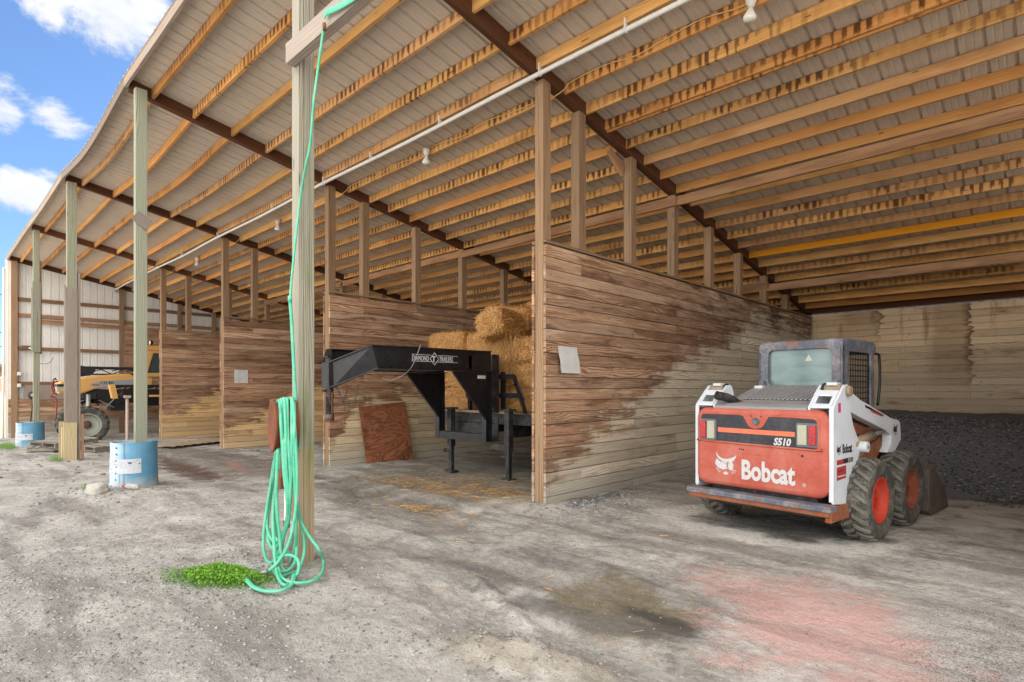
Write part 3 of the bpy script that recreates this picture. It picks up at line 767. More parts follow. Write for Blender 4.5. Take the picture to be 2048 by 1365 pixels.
def blades(n, L, wd):
    v = np.array([(-L / 2, -wd, 0), (L / 2, -wd, 0), (L / 2, wd, 0), (-L / 2, wd, 0)]); return v, np.array([(0, 1, 2, 3)])
px, py = [], []
for n, cx, cy, sx, sy in ((900, -6.6, 5.9, .75, .5), (650, -5.6, 5.5, .45, .22), (500, -7.3, 5.2, .5, .25), (350, -6.0, 5.0, .5, .1), (230, -5.55, 4.3 - .1, .28, .09), (120, -5.2, 4.1, .5, .3), (160, -5, 4.6, 2., 1.2), (60, -3, 3.2, 1.5, 1.)):
    px.append(rng.normal(cx, sx, n)); py.append(rng.normal(cy, sy, n))
px, py = map(np.concatenate, (px, py)); n = len(px)
shp = []
for i in range(12):
    L = rng.uniform(.04, .13); v, f = blades(1, L, .0016); a = rng.uniform(-.12, .12); v = v.copy(); v[:, 2] = v[:, 0] * a + v[:, 1] * rng.uniform(-1, 1); v[1:3, 1] += L * rng.uniform(-.1, .1); shp.append((v, f))
scatter('loose_straw', shp, np.stack([px, py, gz(px, py) + rng.uniform(.004, .016, n)], 1), np.ones(n), rng.uniform(0, 6.28, n), rng.random(n), 'straw', label='loose golden straw littering the dirt floor under the trailer neck', kind='stuff')


def weeds(cx, cy, sx, sy, n, h, label, rot=0, gauss=True):
    a = rng.normal(0, .42, n) * sx; b = rng.normal(0, .42, n) * sy; c, s_ = math.cos(R(rot)), math.sin(R(rot)); x = cx + a * c - b * s_; y = cy + a * s_ + b * c
    hh = h * rng.random(n) * np.exp(-((a / sx) ** 2 + (b / sy) ** 2) * 1.5) * (.6 + 1.2 * (fbm(x * 9, y * 9, 2, 4) + .5))
    leaf = []
    for i in range(14):
        v = np.array([(-1, 0, 0), (0, -.55, .1), (1, 0, 0), (0, .55, .1)]); t = rng.uniform(-.9, .9); u = rng.uniform(-.9, .9)
        Rx = np.array([(1, 0, 0), (0, math.cos(t), -math.sin(t)), (0, math.sin(t), math.cos(t))]); Ry = np.array([(math.cos(u), 0, math.sin(u)), (0, 1, 0), (-math.sin(u), 0, math.cos(u))])
        leaf.append((v @ Rx @ Ry, np.array([(0, 1, 2, 3)])))
    scatter('weeds', leaf, np.stack([x, y, gz(x, y) + hh], 1), rng.uniform(.004, .0095, n) * (h / .07) ** .3, rng.uniform(0, 6.28, n), rng.random(n) * np.clip(.3 + hh / h * 1.4, 0, 1), 'weed_leaf', label=label, kind='stuff')
weeds(-4.46, 1.56, .40, .20, 15000, .075, 'bright green weed mat beside the hose at the big post', rot=38)
weeds(-20.6, 1.65, 1.2, .25, 4500, .13, 'green grass tuft in front of the far blue drum')
weeds(-15.05, 1.95, .35, .14, 1200, .09, 'small green grass tuft at foot of the patched post')
weeds(-9.9, 1.62, .10, .08, 300, .06, 'tiny green weed beside the pale rock')
# sparse stems thinning the edge
weeds(-4.72, 1.35, .5, .3, 350, .03, 'scattered weed seedlings around the green mat', rot=38)

# ------------------------------------------------------------------ the open shed
B = [0.75, -4.62, -9.92, -15.27, -20.58, -26.05]          # bay lines
FY, PY, BY = 2.24, 5.38, 15.8
def sag(x):
    t = (-9.92 - x) / 5.35
    s = .19 * math.sin(math.pi * min(max(t, 0), 1)) ** 1.2 if 0 < t < 1 else 0
    t = (-15.27 - x) / 5.31
    if 0 < t < 1: s += .03 * math.sin(math.pi * t)
    t = (-4.62 - x) / 5.3
    if 0 < t < 1: s += .02 * math.sin(math.pi * t)
    return s
def zb(x, y): return 5.84 - .185 * (y - 2.24) - sag(x) * max(0, 1 - (y - 2) / 4.5) ** 1.6      # underside of rafters and joists
barn = empty('open_shed', (-12.5, 9, 0), 0, 'long open fronted timber pole shed with metal roof and planked bays', 'shed')
bo = Vector((12.5, -9, 0))
def part(name, mb, parent=barn, **kw):
    mb.v = [(x + 12.5, y - 9, z) for x, y, z in mb.v] if parent is not None else mb.v
    return mk(name, mb, parent, **kw)
# NB plank and roof materials read world position

TOPY = [5.38, 6.11, 7.38, 8.69, 10.05, 11.38, 12.75, 14.1, 15.4]
PW = 3.25
# rafters
for i, bx in enumerate(B):
    w_ = .125 if i < 5 else .11
    m = MB(); pts = [(bx, y, zb(bx, y) + .08) for y in (2.16, 5, 9, 13, 16.1)]
    m.beam([(p[0] - w_ / 4 - .002, p[1], p[2]) for p in pts], w_ / 2, .16, 'rafter_wood'); m.beam([(p[0] + w_ / 4 + .002, p[1], p[2] - .003) for p in pts], w_ / 2, .16, 'rafter_wood')
    part('rafter', m)
# joists
JY = [2.42, 2.98, 3.56, 4.12, 4.68, 5.165, 5.70, 6.17, 6.61, 7.14, 7.64, 8.13, 8.655, 9.16, 9.67, 10.16, 10.67, 11.17, 11.725, 12.23, 12.70, 13.2, 13.72, 14.27, 14.8, 15.3]
mb_far = MB()
for i in range(5):
    x1, x0 = B[i] - .064, B[i + 1] + .064
    for j, y in enumerate(JY):
        tgt = mb_far if i == 4 else MB()
        n_ = 8 if i >= 2 else 3
        bow = random.uniform(-.012, .012)
        tone = random.random()
        mat = 'purlin_wood'
        if i == 0 and abs(y - 11.725) < .01: mat = 'yellow_wood'
        hh = random.uniform(.128, .142)
        pts = [(x0 + (x1 - x0) * k / n_, y + .02, zb(x0 + (x1 - x0) * k / n_, y + .02) + .15 - hh / 2 + bow * math.sin(math.pi * k / n_)) for k in range(n_ + 1)]
        tgt.beam(pts, .038, hh, mat, tone=tone)
        if i == 0 and abs(y - 6.61) < .01: tgt.beam([(p[0], p[1] + .045, p[2] - .02) for p in pts], .038, .13, mat, tone=.1)
        if i < 4: part('joist', tgt)
part('joist', mb_far, kind='stuff')
# tie boards lying across the post tops deep in the bays
for ty, tz in ((8.62, 4.52), (12.72, 3.62)):
    for i in range(4):
        m = MB(); m.beam([(B[i + 1] - .1 + .2 * (i % 2), ty - .0 - .045 * (i % 2), tz - .02 * (i % 2)), (B[i] + .1, ty - .045 * (i % 2), tz + random.uniform(-.06, .06))], .04, .15, 'tie_wood'); part('tie_beam', m)
# front posts
def post(x, y, wx, wy, z0, z1, mat, tone=None, plies=0, **kw):
    m = MB()
    if plies:
        t = wy / plies
        for k in range(plies):
            ya = y - wy / 2 + k * t; q = random.uniform(-.003, .003)
            m.box(x - wx / 2 - q, x + wx / 2 + q, ya + .0012, ya + t - .0012, z0, z1 + random.uniform(-.01, 0), mat, grain=2)
    else: m.beam([(x, y, z0), (x, y, (z0 + z1) / 2), (x, y, z1)], wx, wy, mat, tone=tone)
    return part('post', m, bevel=.004, **kw)
post(B[0], 2.245, .14, .19, -.3, zb(B[0], 2.2), 'old_post_wood', plies=3)
p0 = post(-4.568, 2.228, .122, .142, -.3, 5.84, 'hose_post_wood', plies=3)
post(-9.74, 2.25, .11, .15, -.3, 5.84, 'treated_post_wood', tone=.6)
p2 = post(-15.2, 2.245, .13, .17, -.4, 5.84, 'old_post_wood', tone=.45)
p3 = post(-20.5, 2.245, .13, .14, -.5, 5.84, 'old_post_wood', tone=.4)
p4 = post(-26.05, 2.26, .19, .17, -.6, 5.84, 'post_wood', tone=.7)
def sister(name, mbx, par, label=None): return part(name, mbx, par, label=label) if par is barn else mk(name, mbx, par, label=label)
def sub(par, boxes, name='splice_board', label=None, bevel=.003):
    m = MB()
    for (x0, x1, y0, y1, z0, z1, mat) in boxes: m.box(x0 + 12.5, x1 + 12.5, y0 - 9, y1 - 9, z0, z1, mat, grain=2)
    return mk(name, m, par, label=label, bevel=bevel)
# repaired foot of the third post: grey boards above, fresh boards below
sub(p2, [(-15.31, -15.27, 2.13, 2.33, .6, 3.65, 'grey_board'), (-15.129, -15.09, 2.12, 2.335, .62, 3.58, 'grey_board'), (-15.3, -15.1, 2.345, 2.385, -.3, 3.9, 'grey_board')], label='grey weathered splice boards')
sub(p2, [(-15.36, -15.315, 2.05, 2.14, -.3, .74, 'fresh_board'), (-15.088, -15.05, 2.09, 2.32, -.4, .72, 'fresh_board'), (-15.26, -15.135, 2.075, 2.125, -.4, .62, 'fresh_board'), (-15.12, -15.08, 2.40, 2.44, -.4, .9, 'girt_wood')], label='pale new boards at the foot')
sub(p3, [(-20.6, -20.567, 2.14, 2.33, 2.45, 4.25, 'old_post_wood'), (-20.433, -20.39, 2.15, 2.33, 2.45, 4.4, 'old_post_wood'), (-20.5, -20.46, 2.32, 2.36, 2.4, 5.0, 'girt_wood')], label='greenish splice boards')
m = MB(); m.beam([(-9.67 + 12.5, 2.16 - 9, 3.97), (-9.67 + 12.5, 2.345 - 9, 3.84)], .025, .16, 'grey_board'); mk('repair_plate', m, bpy.data.objects['post.002'])
# knots and pin on the near post
# partition posts that reach the roof
for i, bx in enumerate(B[:5]):
    for j, ty in enumerate(TOPY[:8]):
        if j == 0: z0 = -.3
        else: z0 = PW - .15
        ww = .135
        z1 = zb(bx, ty)
        m = MB(); m.beam([(bx - .015, ty, z0), (bx - .015, ty, (z0 + z1) / 2), (bx - .015, ty, z1)], ww, .145, 'post_wood'); part('post', m, bevel=.003)
m = MB(); m.beam([(-4.72, 6.95, 4.92), (-4.72, 7.32, 4.68)], .04, .12, 'tie_wood'); part('brace', m)
# plank walls
def planks(m, axis, fixed, a0, a1, z0, z1, mat, bh=.148, t=.036, joints=None, side=1, zfun=None):
    nrow = int(round((z1 - z0) / bh))
    for r in range(nrow):
        za = z0 + r * bh; zt = za + bh - .006
        js = [a0]; x = a0 + (joints or [.72, 2.0, 3.31])[r % 3] + (1.32 if random.random() < .4 else 0)
        while x < a1 - .5: js.append(x); x += random.choice([2.64, 3.96, 3.96, 5.28])
        js.append(a1)
        for k in range(len(js) - 1):
            o = random.uniform(-.003, .003); o2 = fixed + side * t; lo, hi = sorted((fixed, o2 + o))
            zj = random.uniform(-.0015, .0015)
            if axis == 'Y': m.box(lo, hi, js[k] + .0015, js[k + 1] - .0015, za + zj, zt + zj, mat, grain=1)
            else: m.box(js[k] + .0015, js[k + 1] - .0015, lo, hi, za + zj, zt + zj, mat, grain=0)
names = ['planks_near', 'planks_near', 'planks_second', 'planks_third', 'planks_fourth']
for i, bx in enumerate(B[:5]):
    m = MB(); z0 = -.16 - .02 * i
    planks(m, 'Y', bx + .055, 5.31, 15.7, z0, PW, names[i], side=1)
    planks(m, 'Y', bx - .085, 5.29, 15.7, z0, PW, names[i], side=-1)
    # cap along the top and the edge lath at the front
    m.beam([(bx + .072, 5.3, PW + .006), (bx + .072, 9, PW + .01), (bx + .072, 15.7, PW + .004)], .05, .03, 'post_wood', jit=.002)
    m.beam([(bx - .10, 5.3, PW + .004), (bx - .10, 9, PW + .008), (bx - .10, 15.7, PW + .004)], .05, .03, 'post_wood', jit=.002)
    wl = part('partition_wall', m, label='planked bay wall, brown above and pale below')
# back wall
m = MB(); planks(m, 'X', BY, -26, 1.0, -.4, 3.34, 'planks_back', side=-1, joints=[.9, 2.2, 3.5]); part('back_wall', m, label='pale tan planked rear wall with dark water stains')
m = MB()
for i in range(5):
    m.beam([(B[i + 1] + .08, BY - .1, zb(0, 15.75) + .07), (B[i] - .08, BY - .1, zb(0, 15.75) + .07)], .04, .155, 'rafter_wood')
part('wall_plate', m)
# metal siding outside the back wall
def ribs(a0, a1, pitch=.2286, h=.024):
    a = a0; out = []
    while a < a1:
        out += [(a, 0), (a + .012, h), (a + .032, h), (a + .044, 0), (a + .09, 0), (a + .095, .004), (a + .105, .004), (a + .11, 0), (a + .155, 0), (a + .16, .004), (a + .17, .004), (a + .175, 0)]; a += pitch
    return out
RB = ribs(-26.4, 1.4)
m = MB(); mi = m.mat('wall_sheet')
a = m.pts([(x, BY + .05 + h, -.3) for x, h in RB] + [(x, BY + .05 + h, 3.47) for x, h in RB], .5); n = len(RB)
for k in range(n - 1): m.face((a + k, a + k + 1, a + n + k + 1, a + n + k), [(0, 0)] * 4, mi)
part('siding', m, rec=False)
# roof sheets, one per bay
for i in range(5):
    x1 = B[i] if i else 1.4; x0 = B[i + 1] if i < 4 else -26.35
    rb = [(x0, 0)] + [q for q in RB if x0 + .001 < q[0] < x1 - .001] + [(x1, 0)]
    ys = [2.07, 2.4, 3, 3.6, 4.2, 4.8, 5.6, 6.6, 7.8, 9.5, 12, 16.25]
    m = MB(); mi = m.mat('roof_sheet'); n = len(rb)
    b = [m.pts([(x, y, zb(x, y) + .156 + h + .0) for x, h in rb], .5) for y in ys]
    for j in range(len(ys) - 1):
        for k in range(n - 1): m.face((b[j] + k, b[j] + k + 1, b[j + 1] + k + 1, b[j + 1] + k), [(0, 0)] * 4, mi)
    part('roof_sheet', m, rec=False)
# fascia board along the eave
m = MB()
for i in range(5):
    x1 = B[i] + (.6 if i == 0 else 0); x0 = B[i + 1] - (.35 if i == 4 else 0)
    m.beam([(x0 + (x1 - x0) * k / 14 + (.002 if k == 0 else 0), 2.10, zb(x0 + (x1 - x0) * k / 14, 2.1) + .085) for k in range(15)], .038, .13, 'fascia_wood')
part('fascia', m)
# bargeboard on the far gable
m = MB(); m.beam([(-26.38, 2.08, zb(-26, 2.1) + .06), (-26.38, 9, zb(-26, 9) + .06), (-26.38, 16.2, zb(-26, 16.2) + .06)], .035, .2, 'fascia_wood'); part('bargeboard', m)

# far end wall: metal sheeting on girts above planks
m = MB(); mi = m.mat('wall_sheet'); yy = ribs(2.12, 15.9); yy = [q for q in yy if q[0] < 15.85]; n = len(yy)
a = m.pts([(-26.13 - h, y, -.7) for y, h in yy] + [(-26.13 - h, y, zb(-26, y) + .15) for y, h in yy], .5)
for k in range(n - 1): m.face((a + k, a + k + 1, a + n + k + 1, a + n + k), [(0, 0)] * 4, mi)
part('siding', m, rec=False, label='pale ribbed metal sheeting of the far end wall')
for z, y1 in ((4.55, 15), (4.0, 15), (2.84, 5.32), (1.62, 5.32)):
    m = MB(); m.beam([(-26.075, 2.36, z), (-26.075, y1, z)], .09, .12, 'girt_wood'); part('girt', m)
m = MB(); m.beam([(-25.97, 2.9, 3.80), (-25.97, 15.5, 3.68)], .05, .15, 'tie_wood'); part('tie_beam', m)
for j, ty in enumerate([5.38, 7.38, 8.69, 10.05, 11.4]):
    m = MB(); z1 = zb(-26, ty); m.beam([(-26.0, ty, -.5), (-26.0, ty, 2), (-26.0, ty, z1)], .12, .14, 'post_wood'); part('post', m, bevel=.003)
m = MB(); planks(m, 'Y', -26.02, 2.1, 5.3, -.55, 1.05, 'planks_end', side=1); part('end_wall', m, label='low grey planking under the sheeting')
m = MB(); planks(m, 'Y', -25.955, 5.46, 15.6, -.55, 3.68, 'planks_end', side=1); part('end_wall', m, label='brown planking of the far end bay')
m = MB(); m.box(-25.995, -25.96, 2.5, 4.6, 1.06, 1.56, 'grey_board', grain=2); part('end_wall', m, label='dark upright boards under the girt')
m = MB(); m.box(-26.22, -26.155, 2.04, 2.16, -.6, 5.9, 'white_pvc'); m.tube([(-26.2, 2.0, 5.6), (-26.2, 1.99, 1.2), (-26.2, 1.99, -.3)], .035, 'white_pvc'); part('downpipe', m)

# beam nailed across the big post, out past the picture
m = MB(); m.beam([(-4.57, 2.115, 4.19), (-2, 2.115, 4.175), (.85, 2.115, 4.165)], .078, .165, 'grey_board', tone=.75); part('cross_beam', m, bevel=.005, label='weathered cross beam carrying the hose')
# conduit on straps
m = MB(); m.tube(smooth_path([(.9, 5.17, 5.24), (-2, 5.17, 5.235), (-4.6, 5.17, 5.24), (-7.2, 5.175, 5.22), (-9.9, 5.17, 5.245), (-12.6, 5.17, 5.215), (-15.3, 5.17, 5.235), (-18, 5.17, 5.2), (-20.6, 5.17, 5.235), (-25.7, 5.17, 5.22), (-25.93, 5.17, 5.1)], 4), .028, 'white_pvc', 10); part('conduit', m)
for x in (-3.3, -4.5, -6.4, -8.2, -9.8, -12.0, -15.2, -18, -20.5):
    m = MB(); m.beam([(x, 5.17, 5.26), (x, 5.17, 5.36)], .02, .045, 'white_pvc'); m.tube([(x - .012, 5.17, 5.238), (x + .012, 5.17, 5.238)], .034, 'white_pvc', 10); part('conduit_strap', m)
# cream cable clipped along the joist, looping under each rafter
for i in range(4):
    pts = []; x1, x0 = B[i] - .1, B[i + 1] + .1
    pts += [(x0 - .17, 5.64, zb(x0, 5.64) - .02), (x0 - .07, 5.60, zb(x0, 5.62) - .045), (x0 + .02, 5.64, zb(x0, 5.62) + .01), (x0 + .12, 5.675, zb(x0, 5.62) + .09)]
    for k in range(1, 12): pts.append((x0 + .2 + (x1 - x0 - .3) * k / 12, 5.68, zb(x0 + (x1 - x0) * k / 12, 5.7) + .09 + .035 * math.sin(k * 2.1 + i)))
    pts.append((x1, 5.67, zb(x1, 5.67) + .08))
    m = MB(); m.tube(smooth_path(pts, 4), .0065, 'cable_cream', 6); part('cable', m)

# ------------------------------------------------------------------ flood bulbs hanging from the joist
labels = ['bare flood bulb hanging nearest, above the loader bay', 'flood bulb hanging above the black trailer bay', 'flood bulb hanging beyond the big hose post', 'smallest and farthest flood bulb under the roof']
for x, lb in zip((-2.17, -7.32, -12.8, -18.23), labels):
    zt = zb(x, 5.7) + .03
    e = empty('flood_bulb', (x, 5.64, zt), 0, lb, 'light bulb', 'flood bulbs under the roof')
    m = MB(); m.lathe([(.0, .06), (.055, .06), (.058, .045), (.05, .0), (.035, -.03), (.03, -.05), (.0, -.05)], 'white_pvc', 20); mk('socket', m, e)
    m = MB(); m.lathe([(.0, -.05), (.024, -.05), (.028, -.075), (.05, -.115), (.062, -.14), (.062, -.155), (.05, -.172), (.0, -.18)], 'lamp_glass', 24, M=Matrix.Rotation(R(6), 4, 'Y')); mk('bulb', m, e)

# ------------------------------------------------------------------ paper sheets on the walls
def sheet(x, y0, y1, z0, z1, curl, label):
    m = MB(); m.grid(lambda u, v: (x + .004 + curl * (math.sin(v * 3.0) ** 2 * .5 * (1 - v) + (1 - v) ** 3 * .6) + .004 * math.sin(u * 7), y0 + (y1 - y0) * u, z0 + (z1 - z0) * v), 10, 14, 'paper')
    m.grid(lambda u, v: (x + .003 + curl * (math.sin(v * 3.0) ** 2 * .5 * (1 - v) + (1 - v) ** 3 * .6) + .004 * math.sin(u * 7), y0 + (y1 - y0) * (1 - u), z0 + (z1 - z0) * v), 10, 14, 'paper')
    mk('paper_sheet', m, None, label, 'paper', 'paper sheets pinned to the bay walls', rec=False)
sheet(-4.52, 5.53, 5.92, 1.64, 1.98, .10, 'curled grey paper sheet pinned to the nearest bay wall')
sheet(-15.175, 5.56, 5.9, 1.58, 1.92, .01, 'flat white paper sheet pinned to the wall beside the far bay')

# ------------------------------------------------------------------ skid-steer loader
def rrect(x0, x1, z0, z1, r, n=6):
    out = []
    for cx, cz, a0 in ((x1 - r, z0 + r, -90), (x1 - r, z1 - r, 0), (x0 + r, z1 - r, 90), (x0 + r, z0 + r, 180)):
        for k in range(n + 1):
            a = R(a0 + 90 * k / n); out.append((cx + r * math.cos(a), cz + r * math.sin(a)))
    return out
def loft(m, rings, mat, tone=.5, smooth=True, cap0=True, cap1=True):
    mi = m.mat(mat); b = [m.pts(r, tone) for r in rings]; n = len(rings[0])
    for j in range(len(rings) - 1):
        for k in range(n):
            k2 = (k + 1) % n; m.face((b[j] + k, b[j] + k2, b[j + 1] + k2, b[j + 1] + k), [(0, 0)] * 4, mi, smooth)
    if cap0: m.face(tuple(b[0] + k for k in reversed(range(n))), [(0, 0)] * n, mi)
    if cap1: m.face(tuple(b[-1] + k for k in range(n)), [(0, 0)] * n, mi)
def wheel(parent, loc, r, wd, side, rimmat, lugs=22, rr=.52, lugh=.022, name='wheel', hubmat=None, dish=.45):
    """axis along local x; side=+1 outer face towards +x"""
    e = empty(name, loc); e.parent = parent
    A = Matrix.Rotation(R(90), 4, 'Y')            # lathe z -> +x
    if side < 0: A = Matrix.Rotation(R(-90), 4, 'Y')
    m = MB(); h = wd / 2; q = r - lugh
    m.lathe([(r * rr, -h * .8), (r * .62, -h * .96), (q * .9, -h), (q * .965, -h * .9), (q, -h * .6), (q + .004, 0), (q, h * .6), (q * .965, h * .9), (q * .93, h * .985), (r * .8, h * 1.0), (r * .66, h * .96), (r * rr * 1.04, h * .86), (r * rr, h * .7)], 'tyre', 56, M=A)
    for k in range(lugs):
        for sd in (-1, 1):
            a = 2 * math.pi * (k + (.5 if sd > 0 else 0)) / lugs; sk = .62 * 2 * math.pi / lugs * 1.35
            wl = .34 * 2 * math.pi / lugs
            def P(t, u, rad):   # t along width from centre to the shoulder
                an = a + sk * t + u * wl; return A @ Vector((rad * math.cos(an), rad * math.sin(an), sd * h * (.02 + .96 * t)))
            ri = q - .012
            T = [0, .55, .82, 1.]
            prof = [r, r, r - .012, q - .035]
            b = []
            for t, pr in zip(T, prof): b.append(m.pts([P(t, -.5, ri - .03 * (t == 1)), P(t, -.5, pr), P(t, .5, pr), P(t, .5, ri - .03 * (t == 1))], .5))
            mi = m.mat('tyre_lug')
            for j in range(3):
                for c in range(3): m.face((b[j] + c, b[j] + c + 1, b[j + 1] + c + 1, b[j + 1] + c), [(0, 0)] * 4, mi)
            m.face((b[0], b[0] + 1, b[0] + 2, b[0] + 3), [(0, 0)] * 4, mi); m.face((b[3] + 3, b[3] + 2, b[3] + 1, b[3]), [(0, 0)] * 4, mi)
    mk('tyre', m, e)
    m = MB(); x = r * rr
    m.lathe([(x * 1.07, h * .84), (x * 1.07, h * .9), (x * .99, h * .9), (x * .95, h * .7), (x * .86, h * (dish + .1)), (x * .8, h * dish - .01), (x * .35, h * (dish - .1)), (x * .3, h * (dish + .02)), (0, h * (dish + .02))], rimmat, 40, M=A)
    m.lathe([(x * 1.0, -h * .8), (x * .9, -h * .5), (x * .9, h * .6)], rimmat, 30, M=A)
    for k in range(8):
        a = 2 * math.pi * k / 8; p = A @ Vector((x * .5 * math.cos(a), x * .5 * math.sin(a), h * (dish - .09))); p2 = A @ Vector((x * .5 * math.cos(a), x * .5 * math.sin(a), h * (dish - .09) + .022))
        m.cyl(p, p2, .013, rimmat, 6)
    mk('rim', m, e)
    if hubmat:
        m = MB(); m.lathe([(x * .36, h * (dish - .08)), (x * .34, h * (dish + .1)), (x * .2, h * (dish + .3)), (0, h * (dish + .32))], hubmat, 24, M=A); mk('hub', m, e)
    return e

LD = empty('skid_steer_loader', (-2.14, 5.69, g1(-2.1, 6.4) + .0), R(-6.5), 'dusty orange and white skid steer loader parked before the black gravel heap', 'loader')
L = LD
# tailgate
m = MB(); rings = []
for y, ins in ((.155, .0), (.04, .0), (.018, .006), (.004, .022), (-.004, .05)):
    rings.append([(x, y, z) for x, z in rrect(-.66 + ins, .66 - ins, .44 + ins, 1.245 - ins, .105 - ins * .6)])
loft(m, rings, 'loader_orange'); tg = mk('tailgate', m, L)
for p in tg.data.polygons:
    if len(p.vertices) > 10: p.use_smooth = False
band = [(-.60, .955), (-.585, .915), (-.55, .90), (.52, .885), (.56, .90), (.575, .935), (.575, 1.105), (.56, 1.15), (.52, 1.165), (.145, 1.172), (.11, 1.155), (.085, 1.11), (.06, 1.075), (.03, 1.06), (-.005, 1.055), (-.04, 1.06), (-.07, 1.08), (-.095, 1.12), (-.12, 1.16), (-.155, 1.178), (-.55, 1.178), (-.59, 1.165), (-.605, 1.12)]
m = MB(); m.prism(band, -.0075, -.002, 'xz', 'loader_band'); mk('band_panel', m, tg)
m = MB(); m.tube(smooth_path([(x * 1.012, -.006, (z - 1.03) * 1.03 + 1.03) for x, z in band], 3, True), .011, 'loader_orange', 8, closed=True); mk('band_rim', m, tg)
m = MB(); m.prism([(-.405, .995), (.375, .992), (.375, 1.036), (-.405, 1.042)], -.011, -.0078, 'xz', 'loader_stripe'); mk('stripe', m, tg)
m = MB(); text_mb('S510', .094, 'white_mark', bold=.0035, sx=.86, shear=.22, M=M_rear(.175, -.0105, .905), mb=m); mk('model_lettering', m, tg)
m = MB(); text_mb('Bobcat', .262, 'white_mark', bold=.0095, sx=.715, M=M_rear(-.155, -.008, .545), mb=m); mk('maker_lettering', m, tg)
m = MB(); text_mb('®', .05, 'white_mark', M=M_rear(.44, -.008, .535), mb=m); mk('maker_lettering', m, tg)
# cat-head emblem traced on a grid (u right, v up, 0..100)
def emblem(mat, M, size, mb):
    polys = [[(4, 100), (13, 84), (26, 76), (40, 72), (55, 71), (68, 75), (80, 80), (92, 86), (100, 95), (97, 82), (88, 68), (82, 62), (74, 56), (63, 52), (64, 62), (58, 62), (57, 54), (42, 58), (30, 62), (18, 68), (9, 78), (5, 88)],
             [(6, 72), (14, 64), (24, 57), (38, 52), (54, 51), (56, 44), (50, 34), (46, 26), (36, 23), (26, 27), (12, 31), (3, 40), (-2, 47), (2, 60)], [(26, 62), (40, 58), (56, 53), (54, 48), (34, 50)],
             [(63, 52), (72, 57), (82, 58), (86, 47), (84, 36), (86, 29), (75, 24), (67, 25), (62, 32), (59, 42)],
             [(38, 8), (42, 4), (56, 3), (62, 7), (61, 12), (54, 13), (51, 18), (47, 18), (46, 13), (40, 12)],
             [(46, 33), (54, 36), (60, 33), (56, 28), (50, 27)],
             [(3, 30), (27, 26), (3, 26.5)], [(6, 22), (28, 23), (8, 18.5)], [(14, 12), (30, 20), (17, 9)],
             [(98, 26), (74, 24), (97, 22)], [(95, 17), (74, 21), (92, 14)], [(86, 9), (70, 18), (83, 7)]]
    mi = mb.mat(mat)
    for p in polys:
        a = mb.pts([M @ Vector((u / 100 * size, v / 100 * size, .0012)) for u, v in p], .5); mb.face(tuple(a + k for k in range(len(p))), [(0, 0)] * len(p), mi)
m = MB(); emblem('white_mark', M_rear(-.435, -.0055, .555), .232, m); mk('emblem', m, tg)
for sx in (-1, 1):
    c = -.515 if sx < 0 else .485
    m = MB(); m.prism(rrect(c - .095, c + .095, .905, 1.125, .02, 4), -.02, -.006, 'xz', 'lamp_housing'); lh = mk('tail_light', m, tg)
    xr = c + sx * .052
    m = MB(); m.box(xr - .032, xr + .032, -.034, -.019, .925, 1.105, 'red_lens'); mk('red_lens', m, lh, bevel=.004)
    xw = c - sx * .038; m = MB(); m.box(xw - .04, xw + .04, -.03, -.019, .925, 1.105, 'clear_lens')
    for k in range(12): m.box(xw - .039, xw + .039, -.033, -.0295, .93 + k * .0145, .938 + k * .0145, 'clear_lens')
    mk('clear_lens', m, lh)
m = MB(); m.lathe([(.036, -.0), (.036, .012), (.03, .014), (.028, .008), (0, .006)], 'lamp_housing', 24, M=Matrix.Translation((-.0, -.004, 1.12)) @ Matrix.Rotation(R(90), 4, 'X')); mk('latch_badge', m, tg)
m = MB()
for x, z in ((-.17, .835), (-.15, .833), (-.13, .832), (.44, .82), (-.05, 1.17), (.05, 1.17)): m.lathe([(0, .002), (.008 if x < .4 else .013, .001)], 'loader_slot', 10, M=Matrix.Translation((x, -.004, z)) @ Matrix.Rotation(R(90), 4, 'X'))
m.prism([(-.1, .79), (.05, .795), (.05, .79)], -.006, -.005, 'xz', 'loader_rust'); mk('bolt_hole', m, tg)
# bumper
m = MB(); m.box(-.72, .72, -.10, .06, .345, .40, 'loader_blue', tone=.5); m.box(-.70, .70, -.085, .10, .30, .347, 'loader_rust'); m.box(.655, .715, -.06, .36, .25, .385, 'loader_rust'); m.box(-.715, -.655, -.06, .40, .29, .385, 'loader_rust')
mk('bumper', m, L, bevel=.012)
